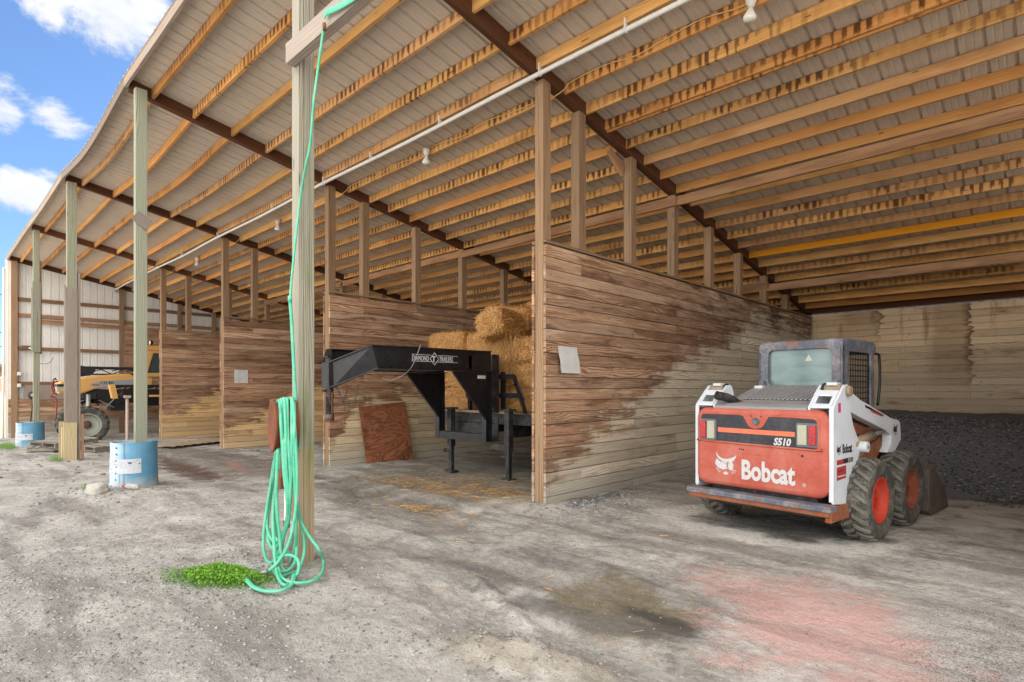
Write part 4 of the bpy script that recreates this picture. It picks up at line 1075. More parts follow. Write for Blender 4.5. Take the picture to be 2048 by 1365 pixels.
# tail side frames with pivot towers
for sx in (-1, 1):
    m = MB()
    side = [(.04, .405), (.36, .37), (.46, .60), (.60, .75), (.66, .85), (.61, .96), (.49, 1.09), (.425, 1.22), (.42, 1.40), (.385, 1.465), (.35, 1.48), (.285, 1.475), (.21, 1.42), (.04, 1.275)]
    m.prism(side, sx * .672, sx * .695, 'yz', 'loader_white')
    inner = [(.04, 1.18), (.45, 1.2), (.42, 1.40), (.385, 1.465), (.35, 1.48), (.285, 1.475), (.21, 1.42), (.04, 1.275)]
    m.prism(inner, sx * .47, sx * .49, 'yz', 'loader_white')
    # sloping rear face with its oval hole
    for a, b in (((.035, 1.262), (.07, 1.292)), ((.16, 1.37), (.215, 1.415))):
        m.prism([(a[0], a[1]), (b[0], b[1]), (b[0], b[1] + .014), (a[0], a[1] + .014)], sx * .492, sx * .67, 'yz', 'loader_white')
    for xa, xb in ((.492, .52), (.64, .67)): m.prism([(.07, 1.292), (.16, 1.37), (.16, 1.384), (.07, 1.306)], sx * xa, sx * xb, 'yz', 'loader_white')
    m.box(min(sx * .665, sx * .672), max(sx * .665, sx * .672), .03, .06, .42, 1.27, 'loader_white')
    m.box(*sorted((sx * .655, sx * .695)), .032, .052, .42, 1.262, 'loader_white')
    f = mk('side_frame', m, L, bevel=.004)
    m = MB(); m.box(*sorted((sx * .50, sx * .66)), .06, .38, 1.16, 1.24, 'loader_slot'); mk('recess', m, f)
    m = MB(); m.cyl((sx * .50, .33, 1.43), (sx * .66, .33, 1.43), .055, 'dust_brass', 20); m.cyl((sx * .495, .33, 1.43), (sx * .515, .33, 1.43), .065, 'loader_slot', 20); m.cyl((sx * .695, .34, 1.42), (sx * .73, .34, 1.42), .048, 'dust_brass', 20); m.box(*sorted((sx * .54, sx * .63)), .27, .37, 1.47, 1.50, 'loader_white'); mk('pivot_pin', m, f, bevel=.004)
# hood
m = MB()
m.prism([(.02, 1.2), (.02, 1.262), (.10, 1.29), (.30, 1.315), (.92, 1.475), (.92, 1.2)], -.465, .465, 'yz', 'loader_grey')
hd = mk('hood', m, L, bevel=.01)
m = MB(); sl = (1.475 - 1.315) / .6
for k in range(16):
    x = -.305 + k * .0435
    m.prism([(.34, 1.315 + .04 * sl + .001), (.86, 1.315 + .56 * sl + .001), (.86, 1.315 + .56 * sl + .013), (.34, 1.315 + .04 * sl + .013)], x, x + .027, 'yz', 'loader_grey')
m.prism([(.33, 1.315 + .03 * sl), (.87, 1.315 + .57 * sl), (.87, 1.315 + .57 * sl + .003), (.33, 1.315 + .03 * sl + .003)], -.31, .39, 'yz', 'loader_slot')
mk('grille', m, hd)
m = MB(); m.tube(smooth_path([(-.30, .24, 1.24), (-.32, .18, 1.30), (-.36, .10, 1.345), (-.42, -.01, 1.372)], 4), .045, 'black_dusty', 18, caps=False); m.tube([(-.418, .0, 1.372), (-.41, .015, 1.368)], [.037, .0001], 'loader_slot', 16, caps=False); m.tube([(-.28, .26, 1.22), (-.31, .2, 1.285)], .06, 'loader_rust', 14); mk('exhaust', m, L)
# cab
cab = MB(); x0, x1, y0, y1, z0, z1 = -.44, .44, .92, 1.82, 1.44, 1.955
def ring_panel(m, outer, inner, ya, yb, mat, plane='xz'):
    mi = m.mat(mat); n = len(outer)
    def P(a, b, t): return (a, t, b) if plane == 'xz' else (t, a, b)
    rs = [[P(a, b, ya) for a, b in outer], [P(a, b, ya) for a, b in inner], [P(a, b, yb) for a, b in inner], [P(a, b, yb) for a, b in outer]]
    bb = [m.pts(r, .5) for r in rs]
    for q in range(4):
        a, b = bb[q], bb[(q + 1) % 4]
        for k in range(n): k2 = (k + 1) % n; m.face((a + k, a + k2, b + k2, b + k), [(0, 0)] * 4, mi)
ring_panel(cab, rrect(x0, x1, 1.40, z1, .07, 5), rrect(-.335, .335, 1.475, 1.865, .05, 5), y0, y0 + .07, 'loader_blue')
ring_panel(cab, rrect(y0 + .0, y1, .95, z1, .07, 5), rrect(y0 + .18, y1 - .12, 1.00, 1.83, .04, 5), x1 - .03, x1, 'loader_blue', 'yz')
ring_panel(cab, rrect(y0 + .0, y1, .95, z1, .07, 5), rrect(y0 + .18, y1 - .12, 1.00, 1.83, .04, 5), x0, x0 + .03, 'loader_blue', 'yz')
rings = []
for z, ins in ((z1 - .03, 0.), (z1 - .006, .004), (z1 + .01, .02), (z1 + .014, .06)): rings.append([(x, y, z) for x, y in rrect(x0 + ins, x1 - ins, y0 + ins, y1 + .10 - ins, .07, 5)])
loft(cab, rings, 'loader_blue'); cab.box(x0 + .01, x1 - .01, y1 + .002, y1 + .08, 1.83, z1 - .032, 'loader_blue')
cb = mk('cab', cab, L, bevel=.008)
m = MB(); m.prism(rrect(-.337, .337, 1.473, 1.867, .05, 5), y0 + .045, y0 + .052, 'xz', 'loader_window'); mk('rear_window', m, cb)
m = MB(); m.prism([(.05, 1.74), (.13, 1.74), (.09, 1.81)], y0 + .0425, y0 + .0445, 'xz', 'clear_lens'); mk('warning_sticker', m, cb)
for s_ in (-1, 1):
    m = MB(); xs = s_ * .428
    for k in range(13): y = 1.115 + k * .047; m.box(xs - .003, xs + .003, y, y + .009, .99, 1.85, 'black_paint')
    for k in range(14): z = 1.03 + k * .06; m.box(xs - .0055, xs + .0055, 1.08, 1.72, z, z + .009, 'black_paint')
    mk('side_screen', m, cb)
m = MB()
for x in (-.4, .37): m.box(x, x + .05, .84, .92, 1.44, 1.53, 'loader_blue')
for x in (-.42, .36): m.box(x - .015, x + .075, .80, .88, 1.43, 1.475, 'loader_white')
mk('cab_mount', m, cb, bevel=.006)
for q in (1, -1):
    m = MB(); m.tube(smooth_path([(q * .45, 1.83, 1.83), (q * .47, 1.88, 1.80), (q * .47, 1.90, 1.5), (q * .46, 1.86, 1.25)], 4), .014, 'black_paint', 8); mk('hand_rail', m, cb)
m = MB(); m.box(-.22, .22, 1.05, 1.15, 1.0, 1.50, 'black_dusty'); m.box(-.22, .22, 1.1, 1.5, .95, 1.05, 'black_dusty'); mk('seat', m, cb, bevel=.03)
# chassis
m = MB(); m.box(-.53, .53, .1, 1.95, .24, .78, 'black_dusty'); m.box(-.56, .56, .5, 1.9, .62, .95, 'loader_rust'); m.box(-.42, .42, .9, 1.6, .78, 1.0, 'black_dusty'); m.box(-.44, .44, 1.6, 2.05, .24, .55, 'loader_blue'); mk('chassis', m, L, bevel=.01)
m = MB(); m.box(.53, .60, .62, 1.25, .52, .86, 'dust_brass'); m.box(-.60, -.53, .62, 1.25, .52, .86, 'dust_brass'); mk('chain_case', m, L, bevel=.01)
# lift arms
for sx in (-1, 1):
    arm = [(.30, 1.455), (.35, 1.475), (.43, 1.42), (.68, 1.335), (1.56, 1.125), (1.77, 1.10), (1.83, 1.07), (1.855, .88), (1.65, .76), (1.42, .77), (1.54, .87), (1.54, .95), (1.36, 1.01), (.74, 1.15), (.38, 1.235)]
    m = MB(); m.prism(arm, sx * .60, sx * .69, 'yz', 'loader_white'); a = mk('lift_arm', m, L, bevel=.008)
    m = MB(); m.prism([(.50, 1.16), (1.38, .99), (1.42, .90), (1.3, .90), (.5, 1.06)], sx * .56, sx * .598, 'yz', 'loader_rust'); mk('inner_arm_plate', m, a)
    m = MB(); m.cyl((sx * .655, .55, .91), (sx * .655, 1.08, .965), .048, 'dust_brass', 18); m.cyl((sx * .655, 1.08, .965), (sx * .655, 1.48, 1.0), .024, 'galvanised', 14); mk('lift_cylinder', m, a)
    m = MB(); m.cyl((sx * .66, .655, .885), (sx * .765, .655, .885), .052, 'loader_white', 22); m.cyl((sx * .765, .655, .885), (sx * .772, .655, .885), .02, 'dust_brass', 12); mk('pivot_boss', m, a, bevel=.006)
    m = MB(); m.prism([(.95, .74), (1.15, .86), (1.45, .94), (1.5, .84), (1.2, .62)], sx * .56, sx * .62, 'yz', 'loader_rust')
    m.prism([(1.6, .74), (1.85, .80), (2.30, .34), (2.26, .2), (2.12, .22)], sx * .50, sx * .58, 'yz', 'loader_rust'); mk('link', m, a, bevel=.005)
m = MB(); m.prism([(.80, 1.285), (1.32, 1.165), (1.28, 1.155), (.80, 1.258)], .6905, .6925, 'yz', 'decal_black'); m.prism([(.95, 1.238), (1.30, 1.16), (1.25, 1.155), (.95, 1.212)], .6915, .6932, 'yz', 'decal_red'); mk('arm_decal', m, bpy.data.objects['lift_arm.001'])
m = MB(); emblem('decal_black', M_side(1.60, .6925, .94), .13, m); mk('emblem', m, bpy.data.objects['lift_arm.001'])
# side writing
sf = bpy.data.objects['side_frame.001']
m = MB(); emblem('decal_black', M_side(.10, .6962, .84), .095, m); mk('emblem', m, sf)
m = MB(); text_mb('Bobcat', .118, 'decal_black', bold=.003, sx=.68, M=M_side(.225, .697, .85), mb=m); mk('maker_lettering', m, sf)
m = MB(); m.prism([(.10, .75), (.34, .755), (.34, .80), (.10, .795)], .6955, .6972, 'yz', 'decal_red'); m.prism([(.25, .7525), (.36, .756), (.36, .801), (.25, .798)], .697, .6982, 'yz', 'decal_black'); mk('stripe_decal', m, sf)
m = MB(); text_mb('S510', .062, 'decal_black', bold=.001, sx=.8, shear=.2, M=M_side(.37, .697, .757), mb=m); mk('model_lettering', m, sf)
m = MB(); m.prism([(.10, .61), (.31, .62), (.31, .735), (.10, .73)], .6955, .6972, 'yz', 'decal_red'); m.box(.6972, .6978, .115, .295, .64, .652, 'white_mark'); m.box(.6972, .6978, .12, .24, .69, .697, 'decal_black'); mk('dealer_sticker', m, sf)
m = MB(); m.box(.6955, .697, .13, .19, 1.225, 1.31, 'decal_pink'); mk('inspection_sticker', m, sf)
for x, y, z, rim in ((.735, .70, .385, 'loader_rim'), (-.735, .70, .385, 'loader_rim'), (.725, 1.66, .385, 'loader_rim_rusty'), (-.725, 1.66, .385, 'loader_rim_rusty')):
    wheel(L, (x, y, z), .395, .275, 1 if x > 0 else -1, rim)
# bucket
bk = [(2.22, .53), (2.40, .56), (2.44, .52), (2.40, .38), (2.42, .14), (2.50, .04), (2.98, .015), (2.98, .0), (2.34, .0), (2.26, .06), (2.22, .30)]
m = MB(); m.prism(bk, -.84, .84, 'yz', 'bucket_steel')
for sx in (-1, 1): m.prism([(2.22, .53), (2.42, .56), (2.86, .26), (2.98, .02), (2.30, .01), (2.22, .2)], sx * .84, sx * .855, 'yz', 'bucket_steel')
mk('bucket', m, L, bevel=.005)

# ------------------------------------------------------------------ black gravel heap against the back wall
def heap_h(x, y):
    t = np.clip((y - 9.75 - .35 * np.sin(x * 1.3) - .25 * (x + .5)) / 1.9, 0, 1); e = np.clip((x + 4.45) / .3, 0, 1)
    return (t * t * (3 - 2 * t)) ** .8 * (.93 + .06 * np.clip(-(x + .5), 0, 3) * .2) * e + .05 * fbm(x * 2.5, y * 2.5, 4, 31) * t + .03 * fbm(x * 14, y * 14, 2, 32) * np.clip(t * 8, 0, 1)
hx = np.arange(-4.5, 2.5, .05); hy = np.arange(9.2, 15.76, .05); HX, HY = np.meshgrid(hx, hy); HZ = gz(HX, HY) - .03 + heap_h(HX, HY) * 1.0
m = MB(); b = m.pts(list(zip(HX.ravel(), HY.ravel(), HZ.ravel())), .3); mi = m.mat('black_grit'); W = len(hx)
for j in range(len(hy) - 1):
    for i in range(W - 1): q = b + j * W + i; m.face((q, q + 1, q + W + 1, q + W), [(0, 0)] * 4, mi, True)
hp = mk('gravel_heap', m, None, 'long heap of black gravel against the pale back wall', 'gravel heap', kind='stuff', rec=False)
n = 15000; hx_ = rng.uniform(-3.6, 1.2, n); hy_ = 9.6 + rng.random(n) ** 1.3 * 3.6; hz_ = gz(hx_, hy_) - .03 + heap_h(hx_, hy_); sz = rng.uniform(.006, .022, n)
tn = rng.random(n) ** 3.2
scatter('heap_stones', SS, np.stack([hx_, hy_, hz_ + sz * .2], 1), sz, rng.uniform(0, 6.28, n), tn, 'black_grit', label='loose black stones on the surface of the gravel heap', kind='stuff')
n = 900; hx_ = rng.normal(-.9, 1.4, n); hy_ = rng.normal(9.5, .35, n); sz = rng.uniform(.006, .02, n)
scatter('heap_stones', SS, np.stack([hx_, hy_, gz(hx_, hy_)], 1), sz, rng.uniform(0, 6.28, n), rng.random(n) * .2, 'black_grit', label='black stones spilled before the gravel heap', kind='stuff')

# ------------------------------------------------------------------ gooseneck trailer
T = empty('gooseneck_trailer', (-7.15, 6.3, g1(-7.15, 6.3)), 0, 'black gooseneck flatbed trailer with its neck pointing out of the hay bay', 'trailer')
def tl(m): m.v = [(x + 7.15, y - 6.3, z - T.location.z) for x, y, z in m.v]; return m
XN, XF = -6.56, -7.74
def neck(x, xn):
    m = MB(); t = .0
    for off, sgn in ((0, 1), ):
        top = [(x, 6.34, 2.035), (x, 4.15, 2.02), (xn, 3.85, 1.80)]; bot = [(x, 6.34, 1.715), (x, 4.24, 1.72), (xn, 3.86, 1.46)]
        w_ = .05 if x > -7 else -.05
        # web
        mi = m.mat('black_paint'); a = m.pts(top + bot, .5); b = m.pts([(p[0] - w_ * .3, p[1], p[2]) for p in top + bot], .5)
        for k in range(2):
            m.face((a + k, a + k + 1, a + 4 + k, a + 3 + k), [(0, 0)] * 4, mi); m.face((b + 3 + k, b + 4 + k, b + k + 1, b + k), [(0, 0)] * 4, mi)
        for P_ in (top, bot): m.beam([(p[0] - w_ * .7, p[1], p[2]) for p in P_], .12, .014, 'black_paint')
    return m
m = neck(XN, -7.06); nm = mk('neck_beam', tl(m), T, label='black neck beam lettered DIAMOND TRAILERS')
m = neck(XF, -7.24); mk('neck_beam', tl(m), T)
m = MB()
for y, z in ((4.3, 1.73), (4.45, 1.735), (4.6, 1.735), (4.75, 1.735), (4.95, 1.735), (5.2, 1.735), (5.6, 1.735)): m.beam([(XF, y, z), (XN, y, z)], .03, .03, 'black_paint')
m.beam([(XF, 5.9, 1.85), (XN, 5.9, 1.85)], .06, .2, 'black_paint'); m.box(-7.25, -7.05, 3.80, 3.9, 1.46, 1.80, 'black_paint'); mk('cross_member', tl(m), T)
# coupler
m = MB(); m.cyl((-7.15, 3.86, 1.02), (-7.15, 3.86, 1.875), .052, 'black_dusty', 20); m.cyl((-7.15, 3.86, 1.33), (-7.15, 3.86, 1.36), .062, 'chain_steel', 20); m.cyl((-7.15, 3.86, 1.0), (-7.15, 3.86, 1.10), .062, 'chain_steel', 20); m.box(-7.19, -7.02, 3.8, 3.92, .985, 1.01, 'rusty_iron'); m.cyl((-7.08, 3.86, 1.05), (-7.08, 3.86, 1.4), .010, 'rusty_iron', 8); m.box(-7.22, -7.08, 3.80, 3.92, 1.87, 1.885, 'black_paint'); m.cyl((-7.15, 3.75, 1.42), (-7.15, 3.86, 1.42), .018, 'black_paint', 8)
mk('coupler', tl(m), T)
# safety chains
def chain(P, rl=.022, rw=.0045):
    m = MB(); P = smooth_path(P, 8); d = [0]
    for a, b in zip(P, P[1:]): d.append(d[-1] + (b - a).length)
    s_ = 0; k = 0
    while s_ < d[-1]:
        i = max(j for j in range(len(d)) if d[j] <= s_); p = P[i]; t = (P[min(i + 1, len(P) - 1)] - P[max(i - 1, 0)]).normalized()
        side = t.cross(Vector((0, 0, 1))) if abs(t.z) < .95 else Vector((1, 0, 0)); side.normalize(); up = side.cross(t)
        q = side if k % 2 else up
        m.tube([p + t * math.cos(a) * rl + q * math.sin(a) * rl * .6 for a in [2 * math.pi * j / 10 for j in range(10)]], rw, 'chain_steel', 5, closed=True); s_ += rl * 1.45; k += 1
    return m
mk('safety_chain', tl(chain([(-7.07, 3.80, 1.80), (-7.065, 3.80, 1.5), (-7.05, 3.82, 1.25), (-7.0, 3.9, 1.22), (-6.96, 3.98, 1.32), (-6.95, 4.02, 1.47)])), T)
mk('safety_chain', tl(chain([(-7.02, 3.90, 1.46), (-6.98, 3.95, 1.30), (-6.95, 4.02, 1.21), (-6.9, 4.1, 1.30), (-6.88, 4.15, 1.52)])), T)
m = MB(); m.tube([(-6.97, 3.98, 1.2), (-6.97, 3.98, .98), (-6.985, 4.0, .96)], .007, 'rusty_iron', 6); mk('chain_hook', tl(m), T)
# uprights, gussets and the front frame
for x, s_ in ((XN, 1), (XF, -1)):
    m = MB(); m.box(x - .055, x - .045, 6.24, 6.36, .60, 1.715, 'black_paint'); m.box(x - .10, x, 6.235, 6.247, .60, 1.715, 'black_paint'); m.box(x - .10, x, 6.353, 6.365, .60, 1.715, 'black_paint'); mk('upright', tl(m), T)
    m = MB(); m.prism([(5.55, 1.706), (6.235, 1.706), (6.235, .95)], x - .012, x - .002, 'yz', 'black_paint'); m.beam([(x - .007, 5.55, 1.70), (x - .007, 6.24, .945)], .05, .008, 'black_paint'); mk('gusset', tl(m), T)
m = MB(); m.box(XF - .1, XN, 6.24, 6.36, .59, .605, 'black_paint'); m.box(XF, XN - .1, 6.24, 6.25, .605, .70, 'black_paint'); m.box(XF, XN - .1, 6.24, 6.34, .70, .712, 'black_dusty'); m.box(XF, XN - .1, 6.60, 6.62, .6, .96, 'black_dusty'); m.box(XF, XN, 6.36, 6.6, .585, .60, 'black_dusty'); mk('front_frame', tl(m), T)
m = MB(); m.box(-8.35, -5.45, 6.62, 6.70, .87, 1.02, 'black_dusty'); m.box(-8.35, -5.45, 6.60, 6.72, 1.02, 1.03, 'black_dusty'); m.box(-8.35, -5.45, 6.60, 6.72, .86, .87, 'black_dusty'); m.box(-8.38, -8.30, 6.72, 13, .88, 1.02, 'black_dusty'); m.box(-5.5, -5.42, 6.72, 13, .88, 1.02, 'black_dusty')
for y in np.arange(7, 13, .5): m.box(-8.3, -5.5, y, y + .06, .88, 1.0, 'black_dusty')
m.box(XN - .06, XN, 6.7, 12.9, .62, .87, 'black_dusty'); m.box(XF, XF + .06, 6.7, 12.9, .62, .87, 'black_dusty'); mk('bed_frame', tl(m), T)
m = MB()
for k in range(14): m.box(-8.3 + k * .2, -8.3 + k * .2 + .19, 6.73, 12.95, 1.005, 1.04, 'pallet_wood', grain=1)
mk('deck', tl(m), T)
m = MB()
for x in (-6.63, -7.1, -7.45): m.box(x - .03, x + .03, 6.66, 6.72, 1.03, 1.72 if x > -7 else 1.66, 'black_paint')
m.box(-7.5, -6.36, 6.64, 6.68, 1.60, 1.68, 'black_paint'); m.box(-7.5, -6.2, 6.64, 6.68, 1.29, 1.37, 'black_paint'); m.beam([(-6.36, 6.66, 1.66), (-6.10, 6.66, 1.05)], .05, .05, 'black_paint'); m.box(-7.75, -6.5, 6.62, 6.65, 1.03, 1.07, 'dust_brass')
m.tube(smooth_path([(-6.31, 6.62, 1.50), (-6.24, 6.6, 1.55), (-6.08, 6.6, 1.28), (-6.17, 6.62, 1.23)], 3), .014, 'black_paint', 8)
mk('headache_rack', tl(m), T)
m = MB(); m.box(-6.9, -6.63, 6.44, 6.6, 1.05, 2.0, 'black_dusty'); mk('winch_post', tl(m), T, bevel=.01)
for x, s_ in ((-6.23, 1), (-7.62, 1)):
    m = MB(); m.box(x - .05, x + .05, 6.36, 6.46, .45, 1.10, 'black_dusty'); m.box(x - .036, x + .036, 6.375, 6.445, .03, .5, 'black_dusty'); m.box(x - .09, x + .09, 6.33, 6.49, .0, .03, 'black_dusty'); m.cyl((x - .16, 6.41, .36), (x - .04, 6.41, .36), .022, 'black_dusty', 10); m.cyl((x - .175, 6.41, .36), (x - .155, 6.41, .36), .038, 'black_dusty', 12); m.box(x - .08, x + .08, 6.33, 6.5, 1.09, 1.12, 'black_dusty')
    for k in range(5): m.cyl((x - .038, 6.41, .1 + k * .07), (x - .036, 6.41, .1 + k * .07), .01, 'loader_slot', 8)
    if x > -7: m.box(x - .45, x - .05, 6.42, 6.5, .46, .56, 'black_dusty')
    mk('landing_leg', tl(m), T, bevel=.003)
# lettering on the near neck beam
def M_t(y, z): return M_side(y, XN + .003, z)
m = MB(); text_mb('DIAMOND', .098, 'white_mark', bold=.0006, sx=.64, M=M_t(4.795, 1.845), mb=m)
text_mb('TRAILERS', .098, 'white_mark', bold=.0006, sx=.64, M=M_t(5.285, 1.845), mb=m)
text_mb('T', .125, 'white_mark', bold=.003, sx=.85, M=M_t(5.152, 1.830), mb=m)
for y0_, y1_ in ((4.79, 5.135), (5.255, 5.635)):
    for z in (1.831, 1.926): m.box(XN + .002, XN + .0045, y0_, y1_, z, z + .006, 'white_mark')
dz = [(5.115, 1.876), (5.195, 1.965), (5.275, 1.876), (5.195, 1.787)]
for a, b in zip(dz, dz[1:] + dz[:1]): m.tube([(XN + .004, a[0], a[1]), (XN + .004, b[0], b[1])], .0045, 'white_mark', 6)
mk('maker_lettering', tl(m), nm)
m = MB(); m.box(XN + .0, XN + .003, 6.05, 6.22, 1.60, 1.65, 'paper'); mk('rating_plate', tl(m), T)
m = MB(); m.tube(smooth_path([(-6.55, 4.93, 2.05), (-6.5, 4.9, 2.07), (-6.49, 4.86, 1.98), (-6.5, 4.75, 1.75), (-6.52, 4.6, 1.62), (-6.6, 4.45, 1.56), (-6.7, 4.4, 1.6)], 5), .005, 'galvanised', 6); mk('loose_cable', tl(m), T)

# ------------------------------------------------------------------ straw bales on the trailer
def bale_mesh(Lx, Ly, Lz, n, seed, fringe=.05):
    r = np.random.default_rng(seed); V = []; F = []; Tn = []
    # core: rounded box
    k = 10; m = MB()
    def sup(u, v):
        th = (u - .5) * 2 * math.pi; ph = (v - .5) * math.pi; e = .2
        def sg(t): return math.copysign(abs(t) ** e, t)
        x = sg(math.cos(ph)) * sg(math.cos(th)); y = sg(math.cos(ph)) * sg(math.sin(th)); z = sg(math.sin(ph))
        q = 1 + .05 * (mnoise.noise(Vector((x * 2 + seed, y * 2, z * 2))))
        return (x * Lx / 2 * q * .97, y * Ly / 2 * q * .97, z * Lz / 2 * q * .97)
    m.grid(sup, 28, 16, 'straw_core', tone=.4)
    mi = m.mat('straw')
    for i in range(n):
        f = r.integers(0, 6); a, b = r.uniform(-1, 1, 2)
        N = [(1, 0, 0), (-1, 0, 0), (0, 1, 0), (0, -1, 0), (0, 0, 1), (0, 0, -1)][f]
        p = np.array([[1, a, b], [-1, a, b], [a, 1, b], [a, -1, b], [a, b, 1], [a, b, -1]][f], float)
        e = 5; p = p / (np.sum(np.abs(p) ** e)) ** (1 / e)
        p = p * np.array([Lx, Ly, Lz]) / 2 * 1.0
        d = r.normal(0, 1, 3); d -= np.array(N) * d.dot(N) * .8; d[2] -= .35 * fringe / .05; d += np.array(N) * r.uniform(0, .3); d /= np.linalg.norm(d)
        L_ = r.uniform(.05, .13) * (1 + 1.6 * (r.random() < .05)); wv = np.cross(d, N); wn = np.linalg.norm(wv); wv = wv / max(wn, 1e-4) * r.uniform(.0018, .0042)
        q0 = p - d * L_ * .4; q1 = p + d * L_ * .6 + np.array(N) * r.uniform(.0, .035) + np.array([0, 0, -.01])
        q0 += np.array(N) * .004
        bb = m.pts([tuple(q0 - wv), tuple(q0 + wv), tuple(q1 + wv * .6), tuple(q1 - wv * .6)], float(r.random())); m.face((bb, bb + 1, bb + 2, bb + 3), [(0, 0)] * 4, mi)
    for q in (-.22, .22):
        X_, Y_ = (Lx, Ly) if Lx > Ly else (Lx, Ly)
        P_ = [(q * Lx, -Ly / 2 * 1.0, -Lz / 2), (q * Lx, -Ly / 2 * 1.02, 0), (q * Lx, -Ly / 2, Lz / 2), (q * Lx, 0, Lz / 2 * 1.03), (q * Lx, Ly / 2, Lz / 2), (q * Lx, Ly / 2, -Lz / 2)]
        m.tube(P_, .0035, 'cable_cream', 5, closed=True)
    return m
BV = []
for sd_, dims in ((1, (.98, .50, .40)), (2, (.98, .50, .40)), (3, (.55, .98, .42))):
    mb = bale_mesh(*dims, 8000, sd_); BV.append(mb)
bales = [  # variant, x, y, z, rz, tilt, label
    (0, -8.35, 7.12, 2.31, 4, 0, 'low straw bale at the left end, just above the trailer neck'),
    (1, -7.35, 7.15, 2.27, -3, -4, 'straw bale behind the trailer neck, under the big drooping bale'),
    (2, -6.85, 6.95, 2.50, 12, -14, 'big shaggy straw bale drooping forward over the neck end'),
    (0, -7.05, 7.35, 2.70, 14, 6, 'topmost straw bale, tilted at the left of the heap top'),
    (1, -6.25, 7.5, 2.74, -8, 3, 'topmost straw bale beside the bay wall post'),
    (0, -7.1, 7.2, 1.27, 0, 0, 'straw bale standing on the deck, seen between neck uprights'),
    (1, -6.2, 7.15, 1.27, 3, 0, 'straw bale on the deck behind the ladder rack, bottom layer'),
    (0, -7.15, 7.2, 1.66, 2, 0, 'straw bale of the second layer between neck uprights'),
    (1, -6.15, 7.12, 1.67, -3, 0, 'straw bale of the second layer behind the ladder rack'),
    (2, -6.15, 7.15, 2.10, 88, 0, 'straw bale of the third layer next to the bay wall post'),
    (1, -8.2, 7.2, 1.27, 0, 0, 'straw bale on the deck at its far left end'),
    (0, -8.25, 7.2, 1.68, 2, 0, 'straw bale of the second layer at the far left'),
    (1, -7.2, 7.3, 2.03, 2, 0, 'straw bale hidden deepest behind the neck beam'),
]
first = {}
for i, (v, x, y, z, rz, tilt, lb) in enumerate(bales):
    if v not in first: o = mk('straw_bale', BV[v], None, lb, 'straw bale', 'straw bales stacked on the trailer', rec=False); first[v] = o
    else: o = first[v].copy(); COL.objects.link(o); o['label'] = lb
    o.location = (x, y, z); o.rotation_euler = (R(tilt * .4), R(tilt), R(rz))
# hanging fringe of straw spilling from the big bale
n = 2600; r = rng; px = r.normal(-6.86, .25, n); py = 6.72 + r.random(n) * .2; zt = 2.45 - r.random(n) * .75
keep = (np.abs(px + 6.86) < .36 + (zt - 1.7) * .25) & (zt > 1.78 - .5 * (px + 7.0)); px, py, zt = px[keep], py[keep], zt[keep]
shp = []
for i in range(12):
    Ls = r.uniform(.06, .18); v = np.array([(-.0018, 0, 0), (.0018, 0, 0), (.001, 0, -Ls), (-.001, 0, -Ls)]); v[2:, 0] += Ls * r.uniform(-.5, .5); v[2:, 1] += Ls * r.uniform(-.5, .3); shp.append((v, np.array([(0, 1, 2, 3)])))
scatter('loose_straw', shp, np.stack([px, py, zt], 1), np.ones(len(px)), r.uniform(-.6, .6, len(px)), r.random(len(px)), 'straw', label='loose straw hanging in a fringe from the bales', kind='stuff')

# ------------------------------------------------------------------ plywood leaning on the second bay wall
m = MB(); m.grid(lambda u, v: (0, (u - .5) * 1.12, v * 1.30), 4, 4, 'weathered_plywood', smooth=False); mb = MB()
mb.box(-.008, .008, -.545, .545, 0, 1.29, 'weathered_plywood')
o = mk('plywood_sheet', mb, None, 'reddish brown plywood sheet leaning on the wall under the trailer neck', 'plywood sheet'); o.location = (-9.60, 6.53, g1(-9.6, 6.5) - .15); o.rotation_euler = (R(4.5), R(-8), 0)

